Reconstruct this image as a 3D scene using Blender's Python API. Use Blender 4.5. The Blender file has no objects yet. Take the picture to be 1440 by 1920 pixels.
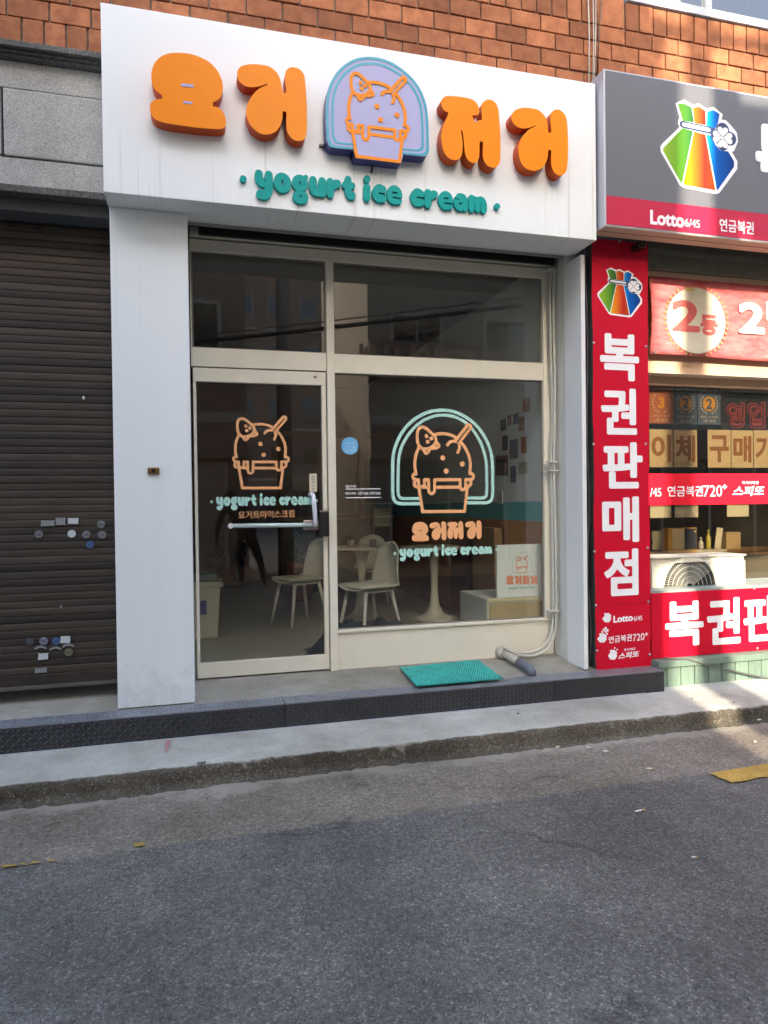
import bpy, bmesh, math, random
import numpy as np
from mathutils import Vector, Matrix, Euler
random.seed(7)
rnd = random.uniform
S = bpy.context.scene
COL = S.collection
R = math.radians

# ------------------------------------------------------------------ camera, sky, sun, exposure
CAM_H = 1.46
FPX = 1299.86
YAW, PITCH, ROLL = R(15.132), R(-0.6757), R(0.7149)
fw = Vector((math.sin(YAW)*math.cos(PITCH), math.cos(YAW)*math.cos(PITCH), math.sin(PITCH)))
rt0 = Vector((math.cos(YAW), -math.sin(YAW), 0)); dn0 = fw.cross(rt0)
rt = rt0*math.cos(ROLL)+dn0*math.sin(ROLL); dn = dn0*math.cos(ROLL)-rt0*math.sin(ROLL)
cd = bpy.data.cameras.new('camera'); cam = bpy.data.objects.new('camera', cd); COL.objects.link(cam)
cam.matrix_world = Matrix(((rt.x, -dn.x, -fw.x, 0), (rt.y, -dn.y, -fw.y, 0), (rt.z, -dn.z, -fw.z, CAM_H), (0, 0, 0, 1)))
cd.sensor_fit = 'VERTICAL'; cd.sensor_height = 36; cd.lens = FPX/1920*36; cd.clip_start = .05; cd.clip_end = 800
S.camera = cam

SUN = Vector((-.2, -1, .5)).normalized()
w = bpy.data.worlds.new('World'); S.world = w; w.use_nodes = True
nt = w.node_tree; nt.nodes.clear()
sky = nt.nodes.new('ShaderNodeTexSky'); sky.sky_type = 'NISHITA'; sky.sun_disc = False; sky.dust_density = 4.0; sky.ozone_density = .8; sky.air_density = 1
sky.sun_elevation = math.asin(SUN.z); sky.sun_rotation = math.pi+math.atan(.2)
bg = nt.nodes.new('ShaderNodeBackground'); bg.inputs[1].default_value = .15
wo = nt.nodes.new('ShaderNodeOutputWorld')
nt.links.new(sky.outputs[0], bg.inputs[0]); nt.links.new(bg.outputs[0], wo.inputs[0])
sl = bpy.data.lights.new('sun', 'SUN'); sl.energy = 2.0; sl.angle = R(.53); sl.color = (1, .88, .70)
so = bpy.data.objects.new('sun', sl); COL.objects.link(so); so.location = SUN*40
so.rotation_euler = (-SUN).to_track_quat('-Z', 'Y').to_euler()
S.view_settings.view_transform = 'Standard'; S.view_settings.look = 'None'
S.view_settings.gamma = 1; S.view_settings.exposure = 2.6; S.view_settings.use_curve_mapping = False
S.render.engine = 'CYCLES'
S.cycles.use_denoising = True; S.cycles.max_bounces = 10; S.cycles.diffuse_bounces = 5
S.cycles.transparent_max_bounces = 16; S.cycles.sample_clamp_indirect = 8

# ------------------------------------------------------------------ measuring: a photo pixel seen on a real plane of the street
def ray(px, py):
    return rt*((px-720)/FPX)+dn*((py-960)/FPX)+fw
def P(px, py, Y):
    d = ray(px, py); k = Y/d.y
    return (d.x*k, d.z*k+CAM_H)
def G(px, py, z):
    d = ray(px, py); k = (z-CAM_H)/d.z
    return (d.x*k, d.y*k)
def PX(px, py, X):
    d = ray(px, py); k = X/d.x
    return (d.y*k, d.z*k+CAM_H)
YW, YP, YS, YL, YN, YB = 4.75, 4.34, 4.15, 4.07, 4.33, 4.42     # window frame, pillar, sign, lottery sign, banner, brick planes

# ------------------------------------------------------------------ materials
MATS = {}
def mat(name, col, rough=.6, metal=0, var=0, vscale=8, bump=0, bscale=60, stretch=(1, 1, 1), col2=None, spec=.5, rand=0, detail=5, coat=0, emit=None):
    if name in MATS: return MATS[name]
    m = bpy.data.materials.new(name); m.use_nodes = True
    N = m.node_tree.nodes; L = m.node_tree.links
    b = N['Principled BSDF']
    b.inputs['Roughness'].default_value = rough; b.inputs['Metallic'].default_value = metal
    b.inputs['Specular IOR Level'].default_value = spec; b.inputs['Coat Weight'].default_value = coat
    c = (*col, 1); b.inputs['Base Color'].default_value = c
    m.diffuse_color = c
    if var or bump or rand:
        tc = N.new('ShaderNodeTexCoord'); mp = N.new('ShaderNodeMapping'); mp.inputs['Scale'].default_value = stretch
        geo = N.new('ShaderNodeNewGeometry'); L.new(geo.outputs['Position'], mp.inputs['Vector'])
    out = None
    if var or rand:
        if var:
            no = N.new('ShaderNodeTexNoise'); no.inputs['Scale'].default_value = vscale; no.inputs['Detail'].default_value = detail
            no.inputs['Roughness'].default_value = .65
            L.new(mp.outputs[0], no.inputs['Vector'])
            rp = N.new('ShaderNodeValToRGB'); rp.color_ramp.elements[0].position = .3; rp.color_ramp.elements[1].position = .7
            d = col2 if col2 else tuple(v*(1-var) for v in col)
            rp.color_ramp.elements[0].color = (*d, 1); rp.color_ramp.elements[1].color = c
            L.new(no.outputs['Fac'], rp.inputs['Fac']); out = rp.outputs['Color']
        if rand:
            oi = N.new('ShaderNodeObjectInfo'); mr = N.new('ShaderNodeMapRange')
            mr.inputs['To Min'].default_value = 1-rand; mr.inputs['To Max'].default_value = 1+rand*.6
            L.new(oi.outputs['Random'], mr.inputs['Value'])
            mx = N.new('ShaderNodeMix'); mx.data_type = 'RGBA'; mx.blend_type = 'MULTIPLY'; mx.inputs[0].default_value = 1
            if out: L.new(out, mx.inputs[6])
            else: mx.inputs[6].default_value = c
            L.new(mr.outputs[0], mx.inputs[7]); out = mx.outputs[2]
        L.new(out, b.inputs['Base Color'])
    if bump:
        n2 = N.new('ShaderNodeTexNoise'); n2.inputs['Scale'].default_value = bscale; n2.inputs['Detail'].default_value = 6
        L.new(mp.outputs[0], n2.inputs['Vector'])
        bp = N.new('ShaderNodeBump'); bp.inputs['Strength'].default_value = bump; bp.inputs['Distance'].default_value = .01
        L.new(n2.outputs['Fac'], bp.inputs['Height']); L.new(bp.outputs[0], b.inputs['Normal'])
    if emit:
        b.inputs['Emission Color'].default_value = (*emit[0], 1); b.inputs['Emission Strength'].default_value = emit[1]
    MATS[name] = m
    return m

def glass_mat(name, tint, gain=2.0):
    m = bpy.data.materials.new(name); m.use_nodes = True
    N = m.node_tree.nodes; L = m.node_tree.links; N.clear()
    o = N.new('ShaderNodeOutputMaterial'); mx = N.new('ShaderNodeMixShader')
    t = N.new('ShaderNodeBsdfTransparent'); t.inputs[0].default_value = (*tint, 1)
    g = N.new('ShaderNodeBsdfGlossy'); g.inputs['Roughness'].default_value = .004; g.inputs[0].default_value = (.95, .97, 1, 1)
    fr = N.new('ShaderNodeFresnel'); fr.inputs[0].default_value = 1.5
    ge = N.new('ShaderNodeNewGeometry')
    inv = N.new('ShaderNodeMath'); inv.operation = 'SUBTRACT'; inv.inputs[0].default_value = 1; L.new(ge.outputs['Backfacing'], inv.inputs[1])
    mu = N.new('ShaderNodeMath'); mu.operation = 'MULTIPLY'; L.new(fr.outputs[0], mu.inputs[0]); L.new(inv.outputs[0], mu.inputs[1])
    m2 = N.new('ShaderNodeMath'); m2.operation = 'MULTIPLY'; m2.use_clamp = True; L.new(mu.outputs[0], m2.inputs[0]); m2.inputs[1].default_value = gain
    L.new(m2.outputs[0], mx.inputs[0]); L.new(t.outputs[0], mx.inputs[1]); L.new(g.outputs[0], mx.inputs[2]); L.new(mx.outputs[0], o.inputs[0])
    MATS[name] = m
    return m

def ground_mat(name, base, dark, light, stain, agg=160, bump=.5, rough=.9):
    """mineral ground: aggregate chips, fine grit, broad stains"""
    m = bpy.data.materials.new(name); m.use_nodes = True
    ground_shader(m, m.node_tree.nodes['Principled BSDF'], base, dark, light, stain, agg, bump, rough)
    MATS[name] = m
    return m
def ground_shader(m, b, base, dark, light, stain, agg, bump, rough, crack=None):
    N = m.node_tree.nodes; L = m.node_tree.links
    b.inputs['Roughness'].default_value = rough; b.inputs['Specular IOR Level'].default_value = .35
    ge = N.new('ShaderNodeNewGeometry')
    def noise(s, d=5, r=.6):
        n = N.new('ShaderNodeTexNoise'); n.inputs['Scale'].default_value = s; n.inputs['Detail'].default_value = d; n.inputs['Roughness'].default_value = r
        L.new(ge.outputs['Position'], n.inputs['Vector']); return n.outputs['Fac']
    def ramp(src, p0, p1, c0, c1):
        r = N.new('ShaderNodeValToRGB'); r.color_ramp.elements[0].position = p0; r.color_ramp.elements[1].position = p1
        r.color_ramp.elements[0].color = (*c0, 1); r.color_ramp.elements[1].color = (*c1, 1); L.new(src, r.inputs[0]); return r.outputs[0]
    def mix(f, a, c, mode='MIX'):
        x = N.new('ShaderNodeMix'); x.data_type = 'RGBA'; x.blend_type = mode
        if isinstance(f, float): x.inputs[0].default_value = f
        else: L.new(f, x.inputs[0])
        for s, i in ((a, 6), (c, 7)):
            if isinstance(s, tuple): x.inputs[i].default_value = (*s, 1)
            else: L.new(s, x.inputs[i])
        return x.outputs[2]
    vo = N.new('ShaderNodeTexVoronoi'); vo.inputs['Scale'].default_value = agg; L.new(ge.outputs['Position'], vo.inputs['Vector'])
    sep = N.new('ShaderNodeSeparateColor'); L.new(vo.outputs['Color'], sep.inputs[0])
    chips = ramp(sep.outputs[0], .78, .99, base, light)
    darkc = ramp(sep.outputs[1], .0, .5, dark, (1, 1, 1))
    c = mix(.75, chips, darkc, 'MULTIPLY')
    c = mix(.6, c, ramp(noise(agg*2.2, 3), .35, .65, (.45, .45, .45), (1.35, 1.35, 1.35)), 'MULTIPLY')
    c = mix(1.0, c, ramp(noise(1.3, 6), .35, .68, stain, (1.12, 1.12, 1.12)), 'MULTIPLY')
    c = mix(1.0, c, ramp(noise(7, 5), .3, .7, (.86, .86, .86), (1.1, 1.1, 1.1)), 'MULTIPLY')
    if crack:
        mpn = N.new('ShaderNodeMapping'); L.new(ge.outputs['Position'], mpn.inputs[0])
        nd = N.new('ShaderNodeTexNoise'); nd.inputs['Scale'].default_value = 3; nd.inputs['Detail'].default_value = 6; L.new(ge.outputs['Position'], nd.inputs[0])
        vm = N.new('ShaderNodeVectorMath'); vm.operation = 'MULTIPLY_ADD'; L.new(nd.outputs['Color'], vm.inputs[0]); vm.inputs[1].default_value = (.35, .35, .35); L.new(ge.outputs['Position'], vm.inputs[2])
        vc = N.new('ShaderNodeTexVoronoi'); vc.feature = 'DISTANCE_TO_EDGE'; vc.inputs['Scale'].default_value = crack; L.new(vm.outputs[0], vc.inputs['Vector'])
        lo = ramp(vc.outputs['Distance'], .003, .012, (.66, .64, .62), (1, 1, 1))
        c = mix(ramp(noise(.9, 3), .52, .62, (0, 0, 0), (1, 1, 1)), c, mix(1.0, c, lo, 'MULTIPLY'))
        c = mix(1.0, c, ramp(noise(2.1, 4, .55), .27, .34, (.55, .55, .56), (1, 1, 1)), 'MULTIPLY')
        c = mix(1.0, c, ramp(noise(38, 3, .6), .30, .70, (.72, .72, .72), (1.22, 1.22, 1.22)), 'MULTIPLY')
    L.new(c, b.inputs['Base Color'])
    bp = N.new('ShaderNodeBump'); bp.inputs['Strength'].default_value = bump; bp.inputs['Distance'].default_value = .004
    ad = N.new('ShaderNodeMath'); ad.operation = 'ADD'; L.new(vo.outputs['Distance'], ad.inputs[0]); L.new(noise(90, 4), ad.inputs[1])
    L.new(ad.outputs[0], bp.inputs['Height']); L.new(bp.outputs[0], b.inputs['Normal'])
    return noise, ramp

def pave_mat():
    """pale concrete whose street edge is blackened and damp, with a ragged border"""
    m = bpy.data.materials.new('pavement_surface'); m.use_nodes = True
    N = m.node_tree.nodes; L = m.node_tree.links; A = N['Principled BSDF']; K = N.new('ShaderNodeBsdfPrincipled')
    noise, ramp = ground_shader(m, A, (.50, .495, .44), (.74, .73, .71), (.60, .58, .55), (.66, .65, .62), 260, .5, .9)
    ground_shader(m, K, (.125, .108, .080), (.42, .4, .34), (.26, .235, .19), (.34, .32, .28), 120, .9, .85)
    ge = N.new('ShaderNodeNewGeometry'); sp = N.new('ShaderNodeSeparateXYZ'); L.new(ge.outputs['Position'], sp.inputs[0])
    a = N.new('ShaderNodeMath'); a.operation = 'MULTIPLY_ADD'; L.new(noise(5, 6, .75), a.inputs[0]); a.inputs[1].default_value = .05; L.new(sp.outputs['Y'], a.inputs[2])
    r = N.new('ShaderNodeMapRange'); r.inputs[1].default_value = 3.803; r.inputs[2].default_value = 3.788; L.new(a.outputs[0], r.inputs[0])
    mx = N.new('ShaderNodeMixShader'); L.new(r.outputs[0], mx.inputs[0]); L.new(A.outputs[0], mx.inputs[1]); L.new(K.outputs[0], mx.inputs[2]); L.new(mx.outputs[0], N['Material Output'].inputs[0])
    return m
def road_mat():
    """dark asphalt, older pale asphalt along the gutter with a ragged edge, sandy cement smears at the kerb"""
    m = bpy.data.materials.new('road_surface'); m.use_nodes = True
    N = m.node_tree.nodes; L = m.node_tree.links; A = N['Principled BSDF']
    Bn = N.new('ShaderNodeBsdfPrincipled'); Cn = N.new('ShaderNodeBsdfPrincipled')
    ground_shader(m, A, (.170, .161, .143), (.42, .42, .42), (.33, .31, .285), (.66, .66, .67), 150, .9, .9, .55)
    noise, ramp = ground_shader(m, Bn, (.245, .215, .178), (.50, .47, .43), (.40, .37, .32), (.70, .68, .63), 150, .8, .9, .8)
    ground_shader(m, Cn, (.34, .31, .26), (.75, .73, .7), (.44, .42, .37), (.66, .63, .57), 300, .4, .9)
    ge = N.new('ShaderNodeNewGeometry'); sp = N.new('ShaderNodeSeparateXYZ'); L.new(ge.outputs['Position'], sp.inputs[0])
    def edge(y0, soft, amp, s1, s2):
        a = N.new('ShaderNodeMath'); a.operation = 'MULTIPLY_ADD'; L.new(noise(s1, 5, .7), a.inputs[0]); a.inputs[1].default_value = amp; L.new(sp.outputs['Y'], a.inputs[2])
        b2 = N.new('ShaderNodeMath'); b2.operation = 'MULTIPLY_ADD'; L.new(noise(s2, 3, .7), b2.inputs[0]); b2.inputs[1].default_value = amp*.35; L.new(a.outputs[0], b2.inputs[2])
        r = N.new('ShaderNodeMapRange'); r.inputs[1].default_value = y0+amp*.675-soft; r.inputs[2].default_value = y0+amp*.675+soft; L.new(b2.outputs[0], r.inputs[0]); return r.outputs[0]
    m1 = N.new('ShaderNodeMixShader'); L.new(edge(3.11, .018, .10, 3.2, 60), m1.inputs[0]); L.new(A.outputs[0], m1.inputs[1]); L.new(Bn.outputs[0], m1.inputs[2])
    m2 = N.new('ShaderNodeMixShader'); L.new(edge(3.63, .03, .50, 2.2, 40), m2.inputs[0]); L.new(m1.outputs[0], m2.inputs[1]); L.new(Cn.outputs[0], m2.inputs[2])
    L.new(m2.outputs[0], N['Material Output'].inputs[0])
    return m

# ------------------------------------------------------------------ object helpers
def link(name, me, m=None, parent=None, loc=None):
    o = bpy.data.objects.new(name, me); COL.objects.link(o)
    if m is not None and me is not None and len(me.materials) == 0: me.materials.append(m)
    if parent is not None: o.parent = parent
    if loc is not None: o.location = loc
    return o
def tag(o, label=None, cat=None, group=None, kind=None):
    if label: o['label'] = label
    if cat: o['category'] = cat
    if group: o['group'] = group
    if kind: o['kind'] = kind
    return o
def thing(name, label, cat, loc=(0, 0, 0), rz=0, group=None):
    o = bpy.data.objects.new(name, None); COL.objects.link(o); o.empty_display_size = .1
    o.location = loc; o.rotation_euler = (0, 0, rz)
    return tag(o, label, cat, group)
def mesh(name, v, f, smooth=False):
    me = bpy.data.meshes.new(name); me.from_pydata([tuple(p) for p in v], [], f); me.update()
    if smooth: me.shade_smooth()
    return me
def bm_mesh(name, bm, smooth=False):
    bmesh.ops.recalc_face_normals(bm, faces=bm.faces)
    me = bpy.data.meshes.new(name); bm.to_mesh(me); bm.free()
    if smooth: me.shade_smooth()
    return me
def add_box(bm, x0, x1, y0, y1, z0, z1, bevel=0, mtx=None):
    r = bmesh.ops.create_cube(bm, size=1)
    vs = r['verts']
    for v in vs:
        v.co = Vector(((x0+x1)/2+v.co.x*(x1-x0), (y0+y1)/2+v.co.y*(y1-y0), (z0+z1)/2+v.co.z*(z1-z0)))
    if bevel:
        es = list({e for v in vs for e in v.link_edges})
        rr = bmesh.ops.bevel(bm, geom=es, offset=bevel, segments=2, affect='EDGES', profile=.6)
        vs = list({v for f in rr['faces'] for v in f.verts} | {v for v in vs if v.is_valid})
    if mtx is not None: bmesh.ops.transform(bm, matrix=mtx, verts=vs)
    return vs
def box(name, x0, x1, y0, y1, z0, z1, m, parent=None, bevel=.002):
    bm = bmesh.new(); add_box(bm, x0, x1, y0, y1, z0, z1, bevel)
    return link(name, bm_mesh(name, bm), m, parent)
def add_tube(bm, pts, rad, seg=10, cap=True):
    pts = [Vector(p) for p in pts]; n = len(pts); rings = []
    rs = rad if isinstance(rad, (list, tuple)) else [rad]*n
    t0 = (pts[1]-pts[0]).normalized()
    u = t0.orthogonal().normalized()
    for i in range(n):
        t = (pts[min(i+1, n-1)]-pts[max(i-1, 0)]).normalized()
        u = (u-t*u.dot(t)).normalized(); vv = t.cross(u)
        rings.append([bm.verts.new(pts[i]+(u*math.cos(a)+vv*math.sin(a))*rs[i]) for a in (2*math.pi*k/seg for k in range(seg))])
    for i in range(n-1):
        for k in range(seg):
            bm.faces.new((rings[i][k], rings[i][(k+1) % seg], rings[i+1][(k+1) % seg], rings[i+1][k]))
    if cap:
        bm.faces.new(rings[0][::-1]); bm.faces.new(rings[-1])
def tube(name, pts, rad, m, parent=None, seg=10):
    bm = bmesh.new(); add_tube(bm, pts, rad, seg)
    return link(name, bm_mesh(name, bm, True), m, parent)
def add_lathe(bm, prof, seg=24, c=(0, 0, 0)):
    rings = []
    for r, z in prof:
        rings.append([bm.verts.new((c[0]+max(r, 1e-4)*math.cos(2*math.pi*k/seg), c[1]+max(r, 1e-4)*math.sin(2*math.pi*k/seg), c[2]+z)) for k in range(seg)])
    for i in range(len(rings)-1):
        for k in range(seg):
            bm.faces.new((rings[i][k], rings[i][(k+1) % seg], rings[i+1][(k+1) % seg], rings[i+1][k]))
    bm.faces.new(rings[0][::-1]); bm.faces.new(rings[-1])
def lathe(name, prof, m, parent=None, seg=24, c=(0, 0, 0)):
    bm = bmesh.new(); add_lathe(bm, prof, seg, c)
    return link(name, bm_mesh(name, bm, True), m, parent)
def spline(pts, n=6, closed=True):
    pts = [Vector((p[0], p[1])) for p in pts]; out = []; N = len(pts)
    rng = range(N) if closed else range(N-1)
    for i in rng:
        if closed: a, b, c, d = pts[i-1], pts[i], pts[(i+1) % N], pts[(i+2) % N]
        else: a, b, c, d = pts[max(i-1, 0)], pts[i], pts[i+1], pts[min(i+2, N-1)]
        for k in range(n):
            t = k/n
            out.append(.5*((2*b)+(c-a)*t+(2*a-5*b+4*c-d)*t*t+(3*b-a-3*c+d)*t**3))
    if not closed: out.append(pts[-1])
    return out

# flat shapes on a plane that faces the street: (u, v) = (X, Z)
def curve_mesh(cu):
    o = bpy.data.objects.new('tmp', cu); COL.objects.link(o)
    dg = bpy.context.evaluated_depsgraph_get(); dg.update()
    me = bpy.data.meshes.new_from_object(o.evaluated_get(dg))
    bpy.data.objects.remove(o); bpy.data.curves.remove(cu)
    return me
def loops_mesh(name, loops, y, th, bev=0):
    cu = bpy.data.curves.new('c', 'CURVE'); cu.dimensions = '2D'; cu.fill_mode = 'BOTH'; cu.extrude = th/2-bev
    cu.bevel_depth = bev; cu.bevel_resolution = 1
    for lp in loops:
        s = cu.splines.new('POLY'); s.points.add(len(lp)-1); s.use_cyclic_u = True
        for i, p in enumerate(lp): s.points[i].co = (p[0], p[1], 0, 1)
    me = curve_mesh(cu)
    me.transform(Matrix(((1, 0, 0, 0), (0, 0, -1, y+th/2), (0, 1, 0, 0), (0, 0, 0, 1))))
    me.name = name; me.materials.clear()
    return me
def flat(name, loops, y, th, m, parent=None, bev=0):
    return link(name, loops_mesh(name, loops, y, th, bev), m, parent)
TEXT = {}
def text_mesh(txt, bold, th):
    key = (txt, bold, round(th, 5))
    if key not in TEXT:
        cu = bpy.data.curves.new('t', 'FONT'); cu.body = txt; cu.size = 1; cu.extrude = 0 if bold else .5; cu.resolution_u = 4
        if bold: cu.fill_mode = 'NONE'
        me = curve_mesh(cu); me.materials.clear()
        if bold:                                        # heavier weight: grow the outline on a distance grid
            co = np.empty(len(me.vertices)*3); me.vertices.foreach_get('co', co); co = co.reshape(-1, 3)[:, :2]
            ed = np.empty(len(me.edges)*2, int); me.edges.foreach_get('vertices', ed); ed = ed.reshape(-1, 2)
            h = .0125 if len(txt) == 1 else .02; k = abs(bold)+3*h
            gx = np.arange(co[:, 0].min()-k, co[:, 0].max()+k, h); gy = np.arange(co[:, 1].min()-k, co[:, 1].max()+k, h)
            X, Y = np.meshgrid(gx+1e-5, gy+1e-5); D = np.full(X.shape, 9.0); I = np.zeros(X.shape, bool)
            for i, j in ed:
                p, q = co[i], co[j]
                D = np.minimum(D, seg_d(X, Y, p, q))
                if p[1] != q[1]:
                    c = (p[1] > Y) != (q[1] > Y); I ^= c & (X < (q[0]-p[0])*(Y-p[1])/(q[1]-p[1])+p[0])
            F = np.where(I, -D, D)-bold; F[F == 0] = 1e-9
            me = loops_mesh('t', march(F, gx, gy, h), 0, 1)
            me.transform(Matrix(((1, 0, 0, 0), (0, 0, 1, 0), (0, -1, 0, .5), (0, 0, 0, 1))))
        co = np.empty(len(me.vertices)*3); me.vertices.foreach_get('co', co); co = co.reshape(-1, 3)
        TEXT[key] = (me, co.min(0), co.max(0))
    return TEXT[key]
def text(name, txt, x0, x1, z0, z1, y, th, m, parent=None, bold=0.0, shear=0, slope=0):
    """lettering fitted into the rectangle x0..x1, z0..z1 of the plane; front face at y"""
    me, lo, hi = text_mesh(txt, bold, th)
    me = me.copy(); me.name = name
    co = np.empty(len(me.vertices)*3); me.vertices.foreach_get('co', co); co = co.reshape(-1, 3)
    u = (co[:, 0]-lo[0])/(hi[0]-lo[0]); v = (co[:, 1]-lo[1])/(hi[1]-lo[1])
    X = x0+(x1-x0)*u+shear*(v-.5)*(z1-z0); Z = z0+(z1-z0)*v+slope*(u-.5)*(x1-x0); Yv = y+th*(.5-co[:, 2])
    me.vertices.foreach_set('co', np.stack([X, Yv, Z], 1).ravel()); me.update()
    return link(name, me, m, parent)
def ptext(name, txt, px0, py0, px1, py1, Y, th, m, parent=None, **k):
    cx, cy = (px0+px1)/2, (py0+py1)/2
    x0, x1 = P(px0, cy, Y)[0], P(px1, cy, Y)[0]; z1, z0 = P(cx, py0, Y)[1], P(cx, py1, Y)[1]
    return text(name, txt, x0, x1, z0, z1, Y-th, th, m, parent, **k)

# union of strokes, blobs and slits, contoured on a grid
def seg_d(X, Y, a, b):
    dx, dy = b[0]-a[0], b[1]-a[1]; l = dx*dx+dy*dy+1e-12
    t = np.clip(((X-a[0])*dx+(Y-a[1])*dy)/l, 0, 1)
    return np.hypot(X-a[0]-t*dx, Y-a[1]-t*dy)
def contour(items, n=150):
    """items: ('s', pts, r) stroke, ('e', cx, cy, rx, ry) ellipse, ('p', pts) polygon, ('-s', ...) cut"""
    xs, ys = [], []
    for it in items:
        if it[0][0] == '-': continue
        if it[0] == 's':
            xs += [p[0]-it[2] for p in it[1]]+[p[0]+it[2] for p in it[1]]; ys += [p[1]-it[2] for p in it[1]]+[p[1]+it[2] for p in it[1]]
        elif it[0] == 'e': xs += [it[1]-it[3], it[1]+it[3]]; ys += [it[2]-it[4], it[2]+it[4]]
    x0, x1, y0, y1 = min(xs), max(xs), min(ys), max(ys)
    h = max(x1-x0, y1-y0)/n
    gx = np.arange(x0-2*h, x1+3*h, h); gy = np.arange(y0-2*h, y1+3*h, h)
    X, Y = np.meshgrid(gx, gy); F = np.full(X.shape, 1e3)
    for it in items:
        k = it[0].lstrip('-')
        if k == 's':
            d = np.full(X.shape, 1e3); p = it[1]
            if len(p) == 1: d = np.hypot(X-p[0][0], Y-p[0][1])
            for a, b in zip(p[:-1], p[1:]): d = np.minimum(d, seg_d(X, Y, a, b))
            d = d-it[2]
        else:
            q = np.hypot((X-it[1])/it[3], (Y-it[2])/it[4]); d = (q-1)*min(it[3], it[4])
        F = np.maximum(F, -d) if it[0][0] == '-' else np.minimum(F, d)
    return march(F, gx, gy, h)
def march(F, gx, gy, h):
    F[F == 0] = 1e-9
    I = F < 0
    c = I[:-1, :-1]*1+I[:-1, 1:]*2+I[1:, 1:]*4+I[1:, :-1]*8
    T = {1: [(3, 0)], 2: [(0, 1)], 3: [(3, 1)], 4: [(1, 2)], 5: [(3, 2), (1, 0)], 6: [(0, 2)], 7: [(3, 2)], 8: [(2, 3)], 9: [(2, 0)], 10: [(0, 3), (2, 1)], 11: [(2, 1)], 12: [(1, 3)], 13: [(1, 0)], 14: [(0, 3)]}
    nxt = {}; pos = {}
    def ek(j, i, e):
        if e == 0: k = (0, j, i); a, b = (j, i), (j, i+1)
        elif e == 1: k = (1, j, i+1); a, b = (j, i+1), (j+1, i+1)
        elif e == 2: k = (0, j+1, i); a, b = (j+1, i), (j+1, i+1)
        else: k = (1, j, i); a, b = (j, i), (j+1, i)
        if k not in pos:
            fa, fb = F[a], F[b]; t = fa/(fa-fb)
            pos[k] = (gx[a[1]]+(gx[b[1]]-gx[a[1]])*t, gy[a[0]]+(gy[b[0]]-gy[a[0]])*t)
        return k
    for j, i in zip(*np.nonzero((c > 0) & (c < 15))):
        for a, b in T[int(c[j, i])]: nxt[ek(j, i, a)] = ek(j, i, b)
    loops = []
    while nxt:
        k0 = next(iter(nxt)); lp = []; k = k0
        while k in nxt:
            lp.append(pos[k]); k = nxt.pop(k)
        if len(lp) > 5:
            q = np.array(lp); q = (np.roll(q, 1, 0)+2*q+np.roll(q, -1, 0))/4     # smooth
            keep = [0]
            for a in range(1, len(q)):
                p0, p1, p2 = q[keep[-1]], q[a], q[(a+1) % len(q)]
                ar = abs((p1[0]-p0[0])*(p2[1]-p0[1])-(p2[0]-p0[0])*(p1[1]-p0[1]))
                if ar > .12*h*h or np.hypot(*(p1-p0)) > 6*h: keep.append(a)
            if len(keep) > 3: loops.append([tuple(q[a]) for a in keep])
    return loops
def fit_loops(loops, x0, x1, z0, z1, box_=None, flip=False):
    a = np.array([p for l in loops for p in l]); lo, hi = a.min(0), a.max(0)
    if box_: lo, hi = np.array(box_[:2]), np.array(box_[2:])
    s = np.array([(x1-x0)/(hi[0]-lo[0]), (z1-z0)/(hi[1]-lo[1])])
    return [[(x0+(p[0]-lo[0])*s[0], z0+(p[1]-lo[1])*s[1]) for p in l] for l in loops]
def circle(cx, cz, r, n=24, rz=None):
    rz = rz or r
    return [(cx+r*math.cos(2*math.pi*k/n), cz+rz*math.sin(2*math.pi*k/n)) for k in range(n)]
def prect(px0, py0, px1, py1, Y):
    cx, cy = (px0+px1)/2, (py0+py1)/2
    return P(px0, cy, Y)[0], P(px1, cy, Y)[0], P(cx, py1, Y)[1], P(cx, py0, Y)[1]

# ------------------------------------------------------------------ palette
WHITE = mat('white_cladding_side', (.74, .75, .76), .45, var=.06, vscale=3)
CREAM = mat('cream_aluminium', (.72, .69, .58), .45, var=.08, vscale=5, bump=.05, bscale=30)
PLASTER = mat('cream_plaster', (.62, .62, .58), .8, var=.12, vscale=6, bump=.2, bscale=50)
DARK = mat('dark_void', (.02, .02, .022), .9)
CONC = mat('concrete_lintel', (.30, .30, .29), .9, var=.35, vscale=25, bump=.4, bscale=80)
ORANGE = mat('orange_acrylic', (.93, .265, .004), .4, var=.05, vscale=4, spec=.2)
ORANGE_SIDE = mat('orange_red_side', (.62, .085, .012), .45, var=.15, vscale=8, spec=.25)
TEAL = mat('teal_acrylic', (.0, .32, .29), .5, spec=.2)
MINT = mat('mint_vinyl', (.42, .72, .65), .5)
PEACH = mat('peach_vinyl', (.85, .42, .19), .5)
LILAC = mat('lilac_acrylic', (.40, .40, .63), .4, spec=.3)
RED = mat('red_banner_vinyl', (.55, .004, .025), .45, var=.07, vscale=3, spec=.18)
REDW = mat('white_letter_vinyl', (.80, .81, .84), .45)
STEEL = mat('bolt_steel', (.45, .45, .44), .4, .8)
GLASS = glass_mat('window_glass', (.95, .96, .94), 2.2)
NAVY = mat('navy_vinyl', (.03, .05, .13), .5)
BLACKP = mat('black_plastic', (.012, .012, .014), .25)
ALU = mat('pale_aluminium', (.45, .47, .52), .4, .2)

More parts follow.
